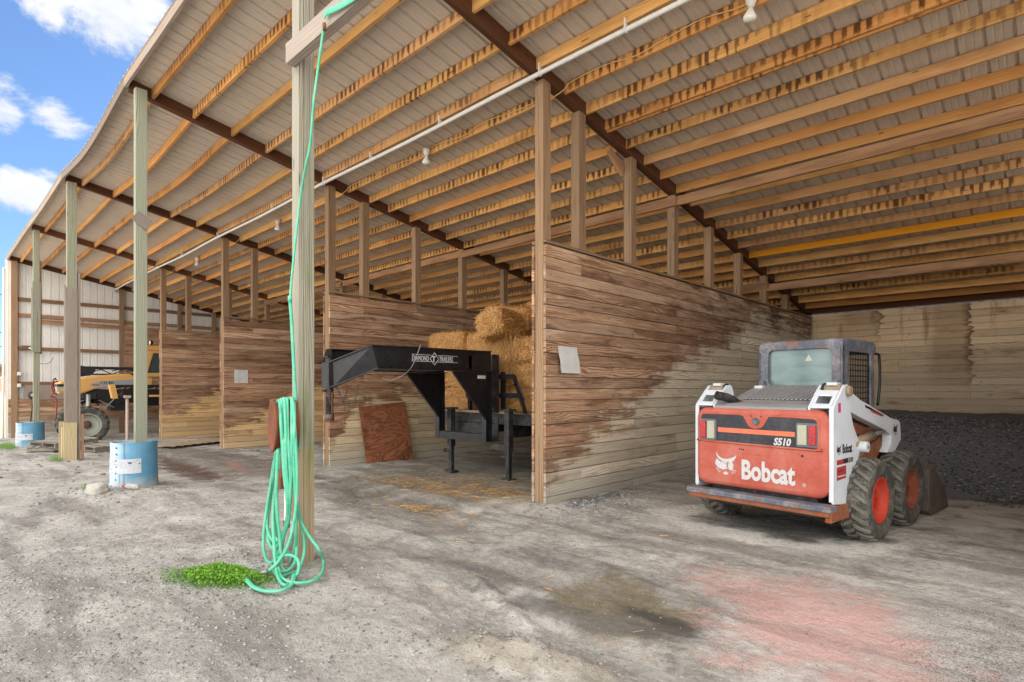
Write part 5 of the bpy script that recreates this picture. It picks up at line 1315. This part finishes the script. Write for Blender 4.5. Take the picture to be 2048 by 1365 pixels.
# ------------------------------------------------------------------ hose: wheel hanger on the big post, coils, riser
H = empty('hose_hanger', (-4.53, 2.05, 1.145), R(-15.5), 'rusty wheel rim bolted to the big post to carry the hose', 'hose hanger')
A = Matrix.Rotation(R(90), 4, 'X')
m = MB(); m.lathe([(0, .085), (.06, .09), (.13, .075), (.175, .088), (.20, .10), (.212, .098), (.208, .085), (.18, .06), (.17, .0), (.17, -.03), (.18, -.055), (.208, -.075), (.212, -.085), (.2, -.085), (.15, -.07), (.0, -.07)], 'rusty_iron', 40, M=A); mk('rim', m, H)
m = MB(); m.cyl((0, .05, 0), (0, .10, 0), .05, 'rusty_iron', 12); m.box(-.07, -.03, -.02, .03, -.42, -.2, 'rusty_iron'); mk('bracket', m, H)
HL = {'u1': [(-4.532, 2.007, 1.345), (-4.33, 1.933, 1.168), (-4.33, 1.945, 0.974), (-4.322, 1.953, 0.781), (-4.308, 1.966, 0.626), (-4.353, 1.995, 0.499), (-4.415, 2.007, 0.369), (-4.489, 2.008, 0.257), (-4.569, 2.002, 0.211), (-4.647, 1.999, 0.209), (-4.723, 1.999, 0.257), (-4.781, 2.015, 0.349), (-4.821, 2.049, 0.506), (-4.805, 2.063, 0.675), (-4.793, 2.075, 0.802), (-4.775, 2.093, 0.951), (-4.801, 2.1, 1.14), (-4.73, 2.069, 1.291)], 'u2': [(-4.503, 2.035, 1.361), (-4.308, 1.958, 1.129), (-4.308, 1.966, 0.819), (-4.297, 1.977, 0.626), (-4.36, 1.998, 0.458), (-4.444, 2.0, 0.286), (-4.531, 1.998, 0.182), (-4.619, 1.996, 0.145), (-4.702, 1.998, 0.178), (-4.773, 2.012, 0.267), (-4.815, 2.055, 0.506), (-4.793, 2.075, 0.718), (-4.775, 2.093, 0.908), (-4.774, 2.122, 1.097), (-4.7, 2.098, 1.291)], 'u3': [(-4.486, 2.051, 1.357), (-4.299, 1.974, 1.09), (-4.285, 1.987, 0.781), (-4.329, 2.003, 0.54), (-4.395, 1.998, 0.335), (-4.467, 1.986, 0.165), (-4.534, 1.979, 0.073), (-4.604, 1.969, 0.036), (-4.672, 1.961, 0.056), (-4.729, 1.964, 0.139), (-4.768, 1.985, 0.273), (-4.791, 2.019, 0.451), (-4.799, 2.069, 0.718), (-4.766, 2.101, 0.929), (-4.758, 2.141, 1.14), (-4.663, 2.111, 1.304)], 'u4': [(-4.518, 2.021, 1.349), (-4.327, 1.947, 1.09), (-4.316, 1.958, 0.819), (-4.302, 1.971, 0.587), (-4.373, 2.0, 0.397), (-4.463, 2.008, 0.261), (-4.557, 2.014, 0.215), (-4.65, 2.021, 0.245), (-4.727, 2.042, 0.394), (-4.784, 2.084, 0.591), (-4.766, 2.101, 0.845), (-4.753, 2.113, 1.056), (-4.706, 2.092, 1.291)], 'u5': [(-4.385, 2.062, 1.335), (-4.255, 2.005, 1.168), (-4.266, 2.006, 0.897), (-4.26, 2.012, 0.665), (-4.299, 2.038, 0.422), (-4.35, 2.054, 0.214), (-4.417, 2.053, 0.082), (-4.491, 2.046, -0.005), (-4.566, 2.038, -0.036), (-4.629, 2.041, 0.019), (-4.683, 2.053, 0.192), (-4.735, 2.067, 0.389), (-4.766, 2.101, 0.675), (-4.741, 2.125, 0.929), (-4.73, 2.167, 1.14), (-4.636, 2.159, 1.291)], 'u6': [(-4.46, 2.076, 1.357), (-4.272, 1.993, 1.129), (-4.28, 1.993, 0.858), (-4.288, 1.985, 0.626), (-4.354, 2.003, 0.419), (-4.444, 2.0, 0.246), (-4.519, 2.009, 0.11), (-4.599, 2.015, 0.052), (-4.675, 2.024, 0.116), (-4.74, 2.044, 0.309), (-4.784, 2.084, 0.548), (-4.76, 2.107, 0.802), (-4.723, 2.142, 1.056), (-4.655, 2.141, 1.291)]}
HO = {'pale': [(-4.629, 2.121, 1.304), (-4.523, 2.085, 1.36), (-4.44, 2.067, 1.366), (-4.364, 2.044, 1.335), (-4.29, 2.018, 1.244), (-4.248, 2.01, 1.052), (-4.235, 2.015, 0.822), (-4.235, 2.015, 0.648), (-4.236, 2.0, 0.477), (-4.236, 1.972, 0.336), (-4.244, 1.937, 0.227), (-4.266, 1.889, 0.141), (-4.271, 1.842, 0.098), (-4.276, 1.81, 0.081)], 'right1': [(-4.273, 2.006, 1.09), (-4.268, 2.011, 0.857), (-4.279, 2.028, 0.66), (-4.29, 2.046, 0.539), (-4.334, 2.1, 0.386), (-4.267, 2.137, 0.272), (-4.178, 2.167, 0.185), (-4.235, 2.235, 0.06), (-3.983, 2.086, 0.06), (-3.885, 1.965, 0.06), (-3.912, 1.866, 0.06), (-4.023, 1.832, 0.06), (-4.185, 1.86, 0.06), (-4.271, 1.883, 0.092)], 'right2': [(-4.292, 2.002, 0.973), (-4.28, 2.013, 0.701), (-4.293, 2.043, 0.5), (-4.379, 2.126, 0.334), (-4.336, 2.126, 0.202), (-4.29, 2.087, 0.101), (-4.264, 2.029, 0.033), (-4.233, 1.947, 0.021), (-4.13, 1.836, 0.06), (-4.298, 1.864, 0.06)], 'curl': [(-4.478, 1.934, 0.411), (-4.412, 1.914, 0.23), (-4.305, 1.879, 0.105), (-4.105, 1.814, 0.06), (-3.936, 1.786, 0.06), (-4.078, 1.903, 0.015), (-4.068, 1.94, 0.075), (-4.079, 1.957, 0.136), (-4.134, 1.96, 0.176), (-4.211, 1.941, 0.183), (-4.294, 1.917, 0.16), (-4.384, 1.913, 0.103), (-4.35, 1.918, 0.047), (-4.276, 1.948, 0.045), (-4.28, 2.013, 0.088), (-4.344, 2.063, 0.174), (-4.404, 2.088, 0.317)], 'tail': [(-4.11, 1.933, 0.06), (-3.931, 1.834, 0.06), (-3.863, 1.759, 0.06), (-3.864, 1.69, 0.06), (-3.933, 1.637, 0.06), (-4.038, 1.618, 0.06), (-4.173, 1.63, 0.06), (-4.301, 1.656, 0.06)], 'in1': [(-4.37, 1.927, 0.973), (-4.378, 1.919, 0.74), (-4.395, 1.93, 0.503), (-4.378, 1.946, 0.269), (-4.348, 1.948, 0.08), (-4.306, 1.961, 0.02)], 'riserlow': [(-4.467, 2.139, 0.949), (-4.464, 2.141, 1.03), (-4.486, 2.135, 1.234), (-4.5, 2.121, 1.519), (-4.499, 2.108, 1.764), (-4.508, 2.099, 2.008), (-4.507, 2.086, 2.162)], 'riserup': [(-4.507, 2.086, 2.17), (-4.499, 2.095, 2.332), (-4.465, 2.113, 2.655), (-4.429, 2.133, 2.976), (-4.251, 2.096, 3.201), (-4.172, 2.09, 3.332), (-4.055, 2.063, 3.629), (-3.948, 2.055, 3.922), (-3.858, 2.044, 4.121)]}
for k in HL: HL[k] = [(x, y, z) for x, y, z in HL[k]]
m = MB()
for i, (k, P) in enumerate(HL.items()): m.tube(smooth_path(P, 6, True), .0122 + .0006 * (i % 2), 'hose_green', 12, closed=True)
for k, P in HO.items():
    P = [(x, y, max(z, g1(x, y) + .012)) for x, y, z in P]
    m.tube(smooth_path(P, 7), {'riserlow': .0135, 'riserup': .0095, 'tail': .0155}.get(k, .0125), 'hose_green', 12, flat=(.75, 1.15) if k == 'tail' else None)
gb = g1(-4.4, 1.9)
m.tube(smooth_path([(-3.87, 2.05, 4.17), (-3.82, 2.045, 4.175), (-3.7, 2.05, 4.15), (-3.4, 2.055, 4.11), (-3.0, 2.05, 4.10), (-2.6, 2.06, 4.12)], 6), .019, 'hose_green', 10, flat=(1.3, .4))
HS = mk('garden_hose', m, None, 'mint green hose coiled over the rusty rim and running up the big post', 'hose')
q = HO['riserup'][0]; m = MB(); m.tube([(q[0], q[1], q[2] - .02), (q[0], q[1], q[2] + .03)], .017, 'hose_green', 10); q = HO['pale'][-1]; m.tube([q, (q[0] - .03, q[1] - .05, q[2] - .02)], .02, 'galvanised', 10); q = HO['riserup'][-1]; m.cyl((q[0], q[1], q[2] - .06), (q[0] - .005, q[1], q[2] - .01), .014, 'rusty_iron', 8); m.cyl((-4.40, 1.93, gb + .03), (-4.30, 1.98, gb + .05), .017, 'dust_brass', 10); mk('hose_fitting', m, HS)
m = MB(); m.tube([(-4.60, 2.10, -.1), (-4.60, 2.10, .62)], .02, 'white_pvc', 10); m.cyl((-4.60, 2.10, .3), (-4.60, 2.10, .36), .026, 'rusty_iron', 10); m.box(-4.64, -4.6, 2.05, 2.09, .62, .78, 'rusty_iron'); mk('standpipe', m, None, 'short pale standpipe hidden behind the hose coils', 'water pipe')

# ------------------------------------------------------------------ blue drums around the post feet
def drum(x, y, r, h, lab, lean=(0, 0), band=False):
    zb0 = g1(x, y) - .04; e = empty('plastic_drum', (x, y, zb0), 0, lab, 'drum', 'cut blue drums round the post feet')
    m = MB(); seg = 56
    def rad(z, a): return r * (1 + .015 * math.sin(z * 9)) * (1 + .012 * math.sin(a * 3 + 1)) - (.006 if .02 < (z % .31) < .04 else 0) + .012 * (z < .06)
    A0 = -R(50)
    def S(u, v, off=0): a = A0 + u * 2 * math.pi * 1.03; q = rad(v * h, a) + off + .010 * (u > .97) ; return (q * math.cos(a) + lean[0] * v, q * math.sin(a) + lean[1] * v, v * h + .006 * math.sin(a * 2))
    m.grid(lambda u, v: S(u, v), 72, 12, 'drum_blue'); m.grid(lambda u, v: S(1 - u, v, -.006), 72, 12, 'drum_blue')
    m.tube([S(u / 72, 1, -.003) for u in range(73)], .006, 'drum_blue', 6)
    # overlapping riveted flap
    m.grid(lambda u, v: S(-.14 + .14 * u, v, .009 + .006 * math.sin(v * 6) * u), 8, 12, 'drum_blue'); m.grid(lambda u, v: S(-.14 * u, v, .006), 8, 12, 'drum_blue')
    mk('shell', m, e, rec=False)
    m = MB()
    for k in range(7): p = Vector(S(-.028, .1 + k * .135, .012)); d = Vector((p.x, p.y, 0)).normalized(); m.cyl(p, p + d * .006, .011, 'rivet', 8)
    mk('rivet', m, e)
    m = MB(); u0, u1 = (-.15, .14)
    m.grid(lambda u, v: S(u0 + (u1 - u0) * u, (.36 + .31 * v) if not band else (.36 + .24 * v), .0155), 20, 4, 'drum_label'); lb_ = mk('label', m, e, rec=False)
    m = MB()
    for u, v, du, dv in ((.055, .60, .03, .012), (.06, .57, .022, .02), (.062, .52, .008, .01), (.10, .63, .025, .005), (-.10, .45, .03, .01), (.125, .55, .008, .03), (-.06, .62, .03, .005), (-.05, .56, .03, .004), (.0, .60, .025, .003), (.0, .55, .022, .003), (.0, .50, .024, .003), (.08, .46, .02, .004)):
        if band: v -= .06
        m.grid(lambda a, b: S(u + du * a, v + dv * b, .017), 3, 1, 'drum_ink')
    mk('print', m, lb_, rec=False)
    return e
drum(-9.70, 2.17, .288, .66, 'blue drum with white label round the middle post, pale rock beside it', (.0, 0))
drum(-20.66, 2.14, .31, .72, 'farthest blue drum with broad white band, by the end wall', (.03, 0), True)

# rock, bottle, rusty pipe, pallets, cardboard
def rock(x, y, s, label, seed):
    m = MB(); r_ = random.Random(seed)
    def S(u, v):
        th = u * 2 * math.pi; ph = (v - .5) * math.pi; p = Vector((math.cos(ph) * math.cos(th), math.cos(ph) * math.sin(th), math.sin(ph)))
        q = 1 + .30 * mnoise.noise(p * 1.4 + Vector((seed, 0, 0))) + .10 * mnoise.noise(p * 4 + Vector((0, seed, 0)))
        return (p.x * s[0] * q, p.y * s[1] * q, p.z * s[2] * q)
    m.grid(S, 36, 20, 'rock'); o = mk('rock', m, None, label, 'rock'); o.location = (x, y, g1(x, y) + s[2] * .35); return o
rock(-9.36, 1.66, (.16, .13, .10), 'pale limestone rock beside the blue drum', 3)
e = empty('plastic_bottle', (-9.20, 2.02, g1(-9.2, 2.02) + .045), R(28), 'clear plastic bottle with red cap lying at foot of the drum', 'bottle')
A = Matrix.Rotation(R(90), 4, 'Y'); m = MB(); m.lathe([(.012, -.13), (.014, -.11), (.036, -.07), (.038, -.02), (.035, .0), (.038, .02), (.038, .1), (.03, .12), (0, .12)], 'clear_plastic', 20, M=A); mk('body', m, e); m = MB(); m.lathe([(0, -.16), (.018, -.16), (.018, -.125), (0, -.125)], 'cap_red', 16, M=A); mk('cap', m, e)
m = MB(); m.tube([(-10.28, 2.2, -.2), (-10.28, 2.2, 1.32)], .022, 'weathered_pole', 10); m.box(-10.32, -10.24, 2.16, 2.24, 1.30, 1.34, 'weathered_pole'); mk('rusty_post', m, None, 'thin rusty steel post standing behind the labelled blue drum', 'steel post')
for o_ in (bpy.data.objects['rusty_post'],): o_.location = (.0, .0, 0)
def pallet(x, y, rz, z, label, ang=0):
    e = empty('pallet', (x, y, g1(x, y) + z), R(rz), label, 'pallet', 'wooden pallets by the patched post')
    e.rotation_euler = (R(ang), 0, R(rz))
    for k in range(7):
        m = MB(); m.box(-.6, .6, -.5 + k * .15, -.5 + k * .15 + .095, .105, .122, 'pallet_wood', grain=0); mk('slat', m, e)
    for x_ in (-.56, 0, .52):
        m = MB(); m.box(x_, x_ + .04, -.5, .5, .018, .105, 'pallet_wood', grain=1); mk('stringer', m, e)
    for k in (0, .45, .9):
        m = MB(); m.box(-.6, .6, -.5 + k, -.41 + k, 0, .018, 'pallet_wood', grain=0); mk('bottom_board', m, e)
pallet(-17.75, 3.35, 12, .05, 'grey pallet with light top slats right of the patched post', 2)
pallet(-18.75, 2.45, -15, .03, 'low grey pallet left of the patched post')
pallet(-18.6, 2.6, 20, .165, 'broken pallet lying on top of the left pallet', 4)
m = MB(); m.grid(lambda u, v: ((u - .5) * 1.0, (v - .5) * 2.2, .02 + .02 * abs(math.sin(v * 28)) + .03 * math.sin(u * 3)), 3, 60, 'cardboard'); o = mk('cardboard_sheet', m, None, 'flattened corrugated cardboard lying on the ground before the far bay', 'cardboard', rec=False); o.location = (-17.3, 5.3, g1(-17.3, 5.3) + .04); o.rotation_euler = (0, 0, R(25))

# ------------------------------------------------------------------ hydrant reel on the end wall and small fittings
e = empty('wall_hydrant', (-25.9, 2.75, 1.2), 0, 'dark faucet box with hanging pipe on the far end wall', 'faucet')
m = MB(); m.lathe([(0, .05), (.12, .04), (.14, 0), (0, 0)], 'black_dusty', 20, M=Matrix.Rotation(R(90), 4, 'Y')); m.lathe([(0, .06), (.07, .055), (.07, .04)], 'galvanised', 16, M=Matrix.Rotation(R(90), 4, 'Y')); mk('dial', m, e)
m = MB(); m.tube([(.03, .0, -.1), (.03, -.02, -.3)], .03, 'rusty_iron', 8); m.tube([(.03, -.02, -.3), (.03, -.12, -1.5)], .018, 'black_dusty', 8); mk('pipe', m, e)
e = empty('light_fixture', (-25.9, 2.68, 2.86), 0, 'small box lamp with drooping cord on end wall girt', 'lamp')
m = MB(); m.box(-.05, .05, -.25, .2, -.07, .07, 'girt_wood'); mk('housing', m, e, bevel=.01); m = MB(); m.lathe([(0, -.05), (.06, -.03), (.06, 0), (0, 0)], 'lamp_glass', 14, M=Matrix.Translation((.06, 0, 0))); mk('lens', m, e)
m = MB(); m.tube(smooth_path([(.02, .1, -.07), (.02, .12, -.4), (.03, .3, -.55), (.05, .52, -.5), (.1, .62, -.3)], 5), .008, 'black_dusty', 5); mk('cord', m, e)
for z, lb in ((1.95, 'upper small white junction box on the corner post'), (1.55, 'lower small white junction box on the corner post')):
    m = MB(); m.box(-.05, .06, -.05, .05, -.06, .06, 'white_pvc'); o = mk('junction_box', m, None, lb, 'electric box', bevel=.008); o.location = (-25.9, 2.38, z)

# ------------------------------------------------------------------ self-propelled sprayer in the end bay
S = empty('crop_sprayer', (-23.1, 5, -.25), 0, 'yellow high clearance crop sprayer with folded black booms in the end bay', 'sprayer')
def sl_(m): m.v = [(x + 23.1, y - 5, z + .25) for x, y, z in m.v]; return m
hood = [(3.02, 1.27), (3.0, 1.5), (3.06, 1.66), (3.55, 1.77), (4.1, 1.87), (4.56, 1.925), (4.92, 1.935), (5.05, 1.86), (5.6, 1.84), (5.6, 1.45), (4.6, 1.44), (4.2, 1.46), (3.95, 1.42), (3.7, 1.30), (3.55, 1.24)]
m = MB(); m.prism(hood, -23.6, -22.6, 'yz', 'sprayer_yellow'); hd = mk('hood', sl_(m), S, bevel=.05)
m = MB(); m.prism([(3.80, 1.545), (3.84, 1.60), (4.0, 1.66), (4.3, 1.70), (5.1, 1.745), (5.1, 1.50), (4.35, 1.495), (3.9, 1.51)], -22.598, -22.592, 'yz', 'sprayer_grey'); dc = mk('decal', sl_(m), hd)
m = MB(); text_mb('CH 80', .13, 'decal_black', bold=.002, sx=1.05, M=M_side(4.08, -22.588, 1.585), mb=m); text_mb('4460', .085, 'decal_black', sx=1.1, M=M_side(3.87, -22.588, 1.525), mb=m); mk('lettering', sl_(m), dc)
m = MB(); m.box(-23.5, -22.585, 2.985, 3.25, 1.50, 1.58, 'sprayer_black'); m.box(-23.3, -22.58, 2.975, 3.2, 1.36, 1.49, 'clear_lens'); mk('headlight', sl_(m), hd)
m = MB(); m.box(-23.5, -22.7, 3.6, 6.6, .95, 1.42, 'sprayer_black'); m.box(-23.3, -22.75, 4.4, 4.9, .70, 1.0, 'sprayer_black'); m.box(-23.4, -22.7, 3.55, 4.0, .98, 1.3, 'sprayer_black'); m.box(-22.7, -22.4, 5.2, 6.9, .85, 1.3, 'sprayer_black')
for k in range(16): y = random.uniform(3.6, 6.4); m.tube([(-22.65, y, random.uniform(.8, 1.3)), (-22.6, y + random.uniform(-.5, .5), random.uniform(.8, 1.3))], .02, random.choice(['sprayer_black', 'galvanised', 'sprayer_black']), 6)
mk('chassis', sl_(m), S, bevel=.02)
for x in (-22.45, -24.3):
    m = MB(); m.cyl((x, 3.75, .35), (x, 3.75, 1.25), .07, 'galvanised', 12); m.box(x - .3, x, 3.6, 3.95, 1.1, 1.3, 'sprayer_black'); mk('wheel_strut', sl_(m), S)
for x, y in ((-22.37, 3.70), (-24.2, 3.70), (-22.37, 7.2), (-24.2, 7.2)):
    wheel(S, (x + 23.1, y - 5, .28 + .25), .60, .34, 1 if x > -23.1 else -1, 'sprayer_rim', lugs=18, rr=.58, lugh=.04, hubmat='sprayer_hub', dish=.1)
# cab
m = MB()
ring_panel(m, [(5.2, 1.84), (6.9, 1.84), (6.9, 2.78), (5.42, 2.78)], [(5.42, 1.98), (6.7, 1.98), (6.7, 2.66), (5.6, 2.66)], -22.62, -22.55, 'sprayer_yellow', 'yz')
ring_panel(m, [(5.2, 1.84), (6.9, 1.84), (6.9, 2.78), (5.42, 2.78)], [(5.42, 1.98), (6.7, 1.98), (6.7, 2.66), (5.6, 2.66)], -23.65, -23.58, 'sprayer_yellow', 'yz')
m.prism([(5.3, 2.76), (6.95, 2.76), (6.9, 2.92), (5.4, 2.92)], -23.7, -22.5, 'yz', 'sprayer_yellow'); m.beam([(-22.6, 5.25, 1.86), (-22.6, 5.45, 2.8)], .07, .07, 'sprayer_yellow')
cb2 = mk('cab', sl_(m), S, bevel=.02)
m = MB(); m.prism([(5.40, 1.96), (6.72, 1.96), (6.72, 2.68), (5.58, 2.68)], -22.59, -22.583, 'yz', 'cab_glass'); mk('window', sl_(m), cb2)
m = MB(); m.prism([(5.40, 1.96), (6.72, 1.96), (6.72, 2.68), (5.58, 2.68)], -23.62, -23.613, 'yz', 'cab_glass'); mk('window', sl_(m), cb2)
for y in (5.55, 5.95):
    m = MB(); m.lathe([(0, .06), (.08, .05), (.085, 0), (.05, -.04), (0, -.05)], 'sprayer_black', 16, M=Matrix.Translation((-22.6, y, 3.02)) @ Matrix.Rotation(R(90), 4, 'X')); m.lathe([(0, .075), (.072, .055)], 'lamp_glass', 16, M=Matrix.Translation((-22.6, y, 3.02)) @ Matrix.Rotation(R(90), 4, 'X')); mk('work_light', sl_(m), S)
# booms: folded lattice trusses
def truss(x, y0, y1, zt0, zt1, zb0_, zb1_, n, r=.028):
    m = MB(); m.beam([(x, y0, zt0), (x, y1, zt1)], .05, .06, 'sprayer_black'); m.beam([(x, y0, zb0_), (x, y1, zb1_)], .05, .05, 'sprayer_black'); m.beam([(x - .25, y0, zt0 - .04), (x - .25, y1, zt1)], .04, .04, 'sprayer_black')
    for k in range(n):
        a, b = k / n, (k + 1) / n
        f = lambda t, p, q: p + (q - p) * t
        if k % 2: m.beam([(x, f(a, y0, y1), f(a, zt0, zt1)), (x, f(b, y0, y1), f(b, zb0_, zb1_))], r, r, 'sprayer_black')
        else: m.beam([(x, f(a, y0, y1), f(a, zb0_, zb1_)), (x, f(b, y0, y1), f(b, zt0, zt1))], r, r, 'sprayer_black')
        m.beam([(x, f(a, y0, y1), f(a, zt0, zt1) - .1), (x - .25, f(b, y0, y1), f(b, zt0, zt1))], r, r, 'sprayer_black')
    return m
m = truss(-22.75, 3.6, 9.5, 2.13, 2.13, 1.90, 1.97, 14); m.prism([(3.55, 1.82), (3.85, 1.86), (4.0, 2.02), (3.95, 2.12), (3.6, 2.18)], -22.78, -22.72, 'yz', 'sprayer_black'); mk('boom', sl_(m), S)
m = truss(-21.5, 4.2, 9.5, 1.53, 1.56, 1.16, 1.2, 12, .04); m.prism([(4.12, 1.55), (4.26, 1.57), (4.34, 1.12), (4.2, 1.13)], -21.7, -21.42, 'yz', 'sprayer_yellow'); m.beam([(-21.5, 4.4, 1.38), (-21.5, 9, 1.4)], .05, .05, 'sprayer_black'); m.beam([(-21.48, 5.2, 1.2), (-21.48, 6.9, 1.22)], .03, .06, 'sprayer_yellow'); m.box(-22.0, -21.55, 4.5, 9, 1.15, 1.42, 'sprayer_black'); mk('boom', sl_(m), S)
m = MB()
for y in (5.9, 6.85): m.beam([(-21.9, y, 1.2), (-21.9, y, .2)], .04, .04, 'sprayer_black')
for z in (.22, .6, .9): m.beam([(-21.9, 5.9, z), (-21.9, 6.85, z)], .05, .04, 'sprayer_black')
mk('ladder', sl_(m), S)
m = MB(); m.tube(smooth_path([(-22.5, 2.98, 1.66), (-22.45, 2.86, 1.6), (-22.5, 2.9, 1.35), (-22.5, 2.8, 1.2), (-22.55, 2.95, 1.1), (-22.5, 2.93, .5)], 5), .022, 'red_rubber', 8); m.tube(smooth_path([(-22.6, 2.95, 1.72), (-22.4, 2.88, 1.74), (-22.4, 2.82, 1.45), (-22.45, 2.95, 1.25)], 5), .022, 'red_rubber', 8); mk('red_hose', sl_(m), S)

# ------------------------------------------------------------------ beyond the shed: trees and a hill line
random.seed(11)
def tree(x, y, h, label):
    e = empty('bare_tree', (x, y, -.3), random.random() * 6, label, 'tree', 'autumn trees far beyond the field')
    m = MB(); tips = []
    def br(p, d, L_, r_, dep):
        q = p + d * L_; m.tube([p, (p + q) / 2 + Vector((random.uniform(-.05, .05),) * 3) * L_, q], [r_, r_ * .8, r_ * .6], 'tie_wood', 6)
        tips.append(q)
        if dep:
            for _ in range(3):
                nd = (d + Vector((random.uniform(-.8, .8), random.uniform(-.8, .8), random.uniform(-.1, .6)))).normalized(); br(q, nd, L_ * .68, r_ * .55, dep - 1)
    br(Vector((0, 0, 0)), Vector((0, 0, 1)), h * .32, h * .025, 3); mk('trunk', m, e)
    m = MB(); mi = m.mat('tree_leaf')
    for t in tips[1:]:
        for _ in range(22):
            c = t + Vector((random.gauss(0, h * .07), random.gauss(0, h * .07), random.gauss(0, h * .06))); s_ = h * .02; a = Vector((random.gauss(0, 1), random.gauss(0, 1), random.gauss(0, 1))).normalized() * s_; b = a.cross(Vector((random.random(), random.random(), random.random()))).normalized() * s_
            q = m.pts([c - a, c - b, c + a, c + b], random.random()); m.face((q, q + 1, q + 2, q + 3), [(0, 0)] * 4, mi)
    mk('crown', m, e)
for x, y, h, lb in ((-150, 16.5, 9, 'nearest rust coloured tree past the shed corner'), (-165, 13, 8, 'rust coloured tree second from the shed corner'), (-158, 8, 7, 'rust coloured tree out at the picture edge'), (-175, 20, 8, 'rust coloured tree partly behind the shed corner')):
    tree(x, y, h, lb)
m = MB(); m.grid(lambda u, v: (-420 + 60 * v, -500 + 1000 * u, -1 + (9 + 4 * mnoise.noise(Vector((u * 14, 3, 0)))) * math.sin(v * math.pi)), 80, 6, 'tree_leaf'); mk('hills', m, None, 'low brown wooded rise on the horizon', kind='structure', rec=False)
# overhead wires reaching the shed corner
m = MB()
for (z0_, z1_) in ((4.75, 5.6), (3.4, 4.6), (2.9, 4.0)): m.tube(smooth_path([(-26.3, 2.05, z0_), (-34, 1.2, (z0_ + z1_) / 2 - .25), (-48, .5, z1_ + .6)], 6), .014, 'black_dusty', 5)
m.tube(smooth_path([(-26.3, 2.0, 1.9), (-28.5, 1.8, 1.55), (-32, 1.6, 1.7)], 5), .02, 'white_pvc', 6)
mk('service_wire', m, None, 'thin service wires slanting down to the shed corner', 'wire')
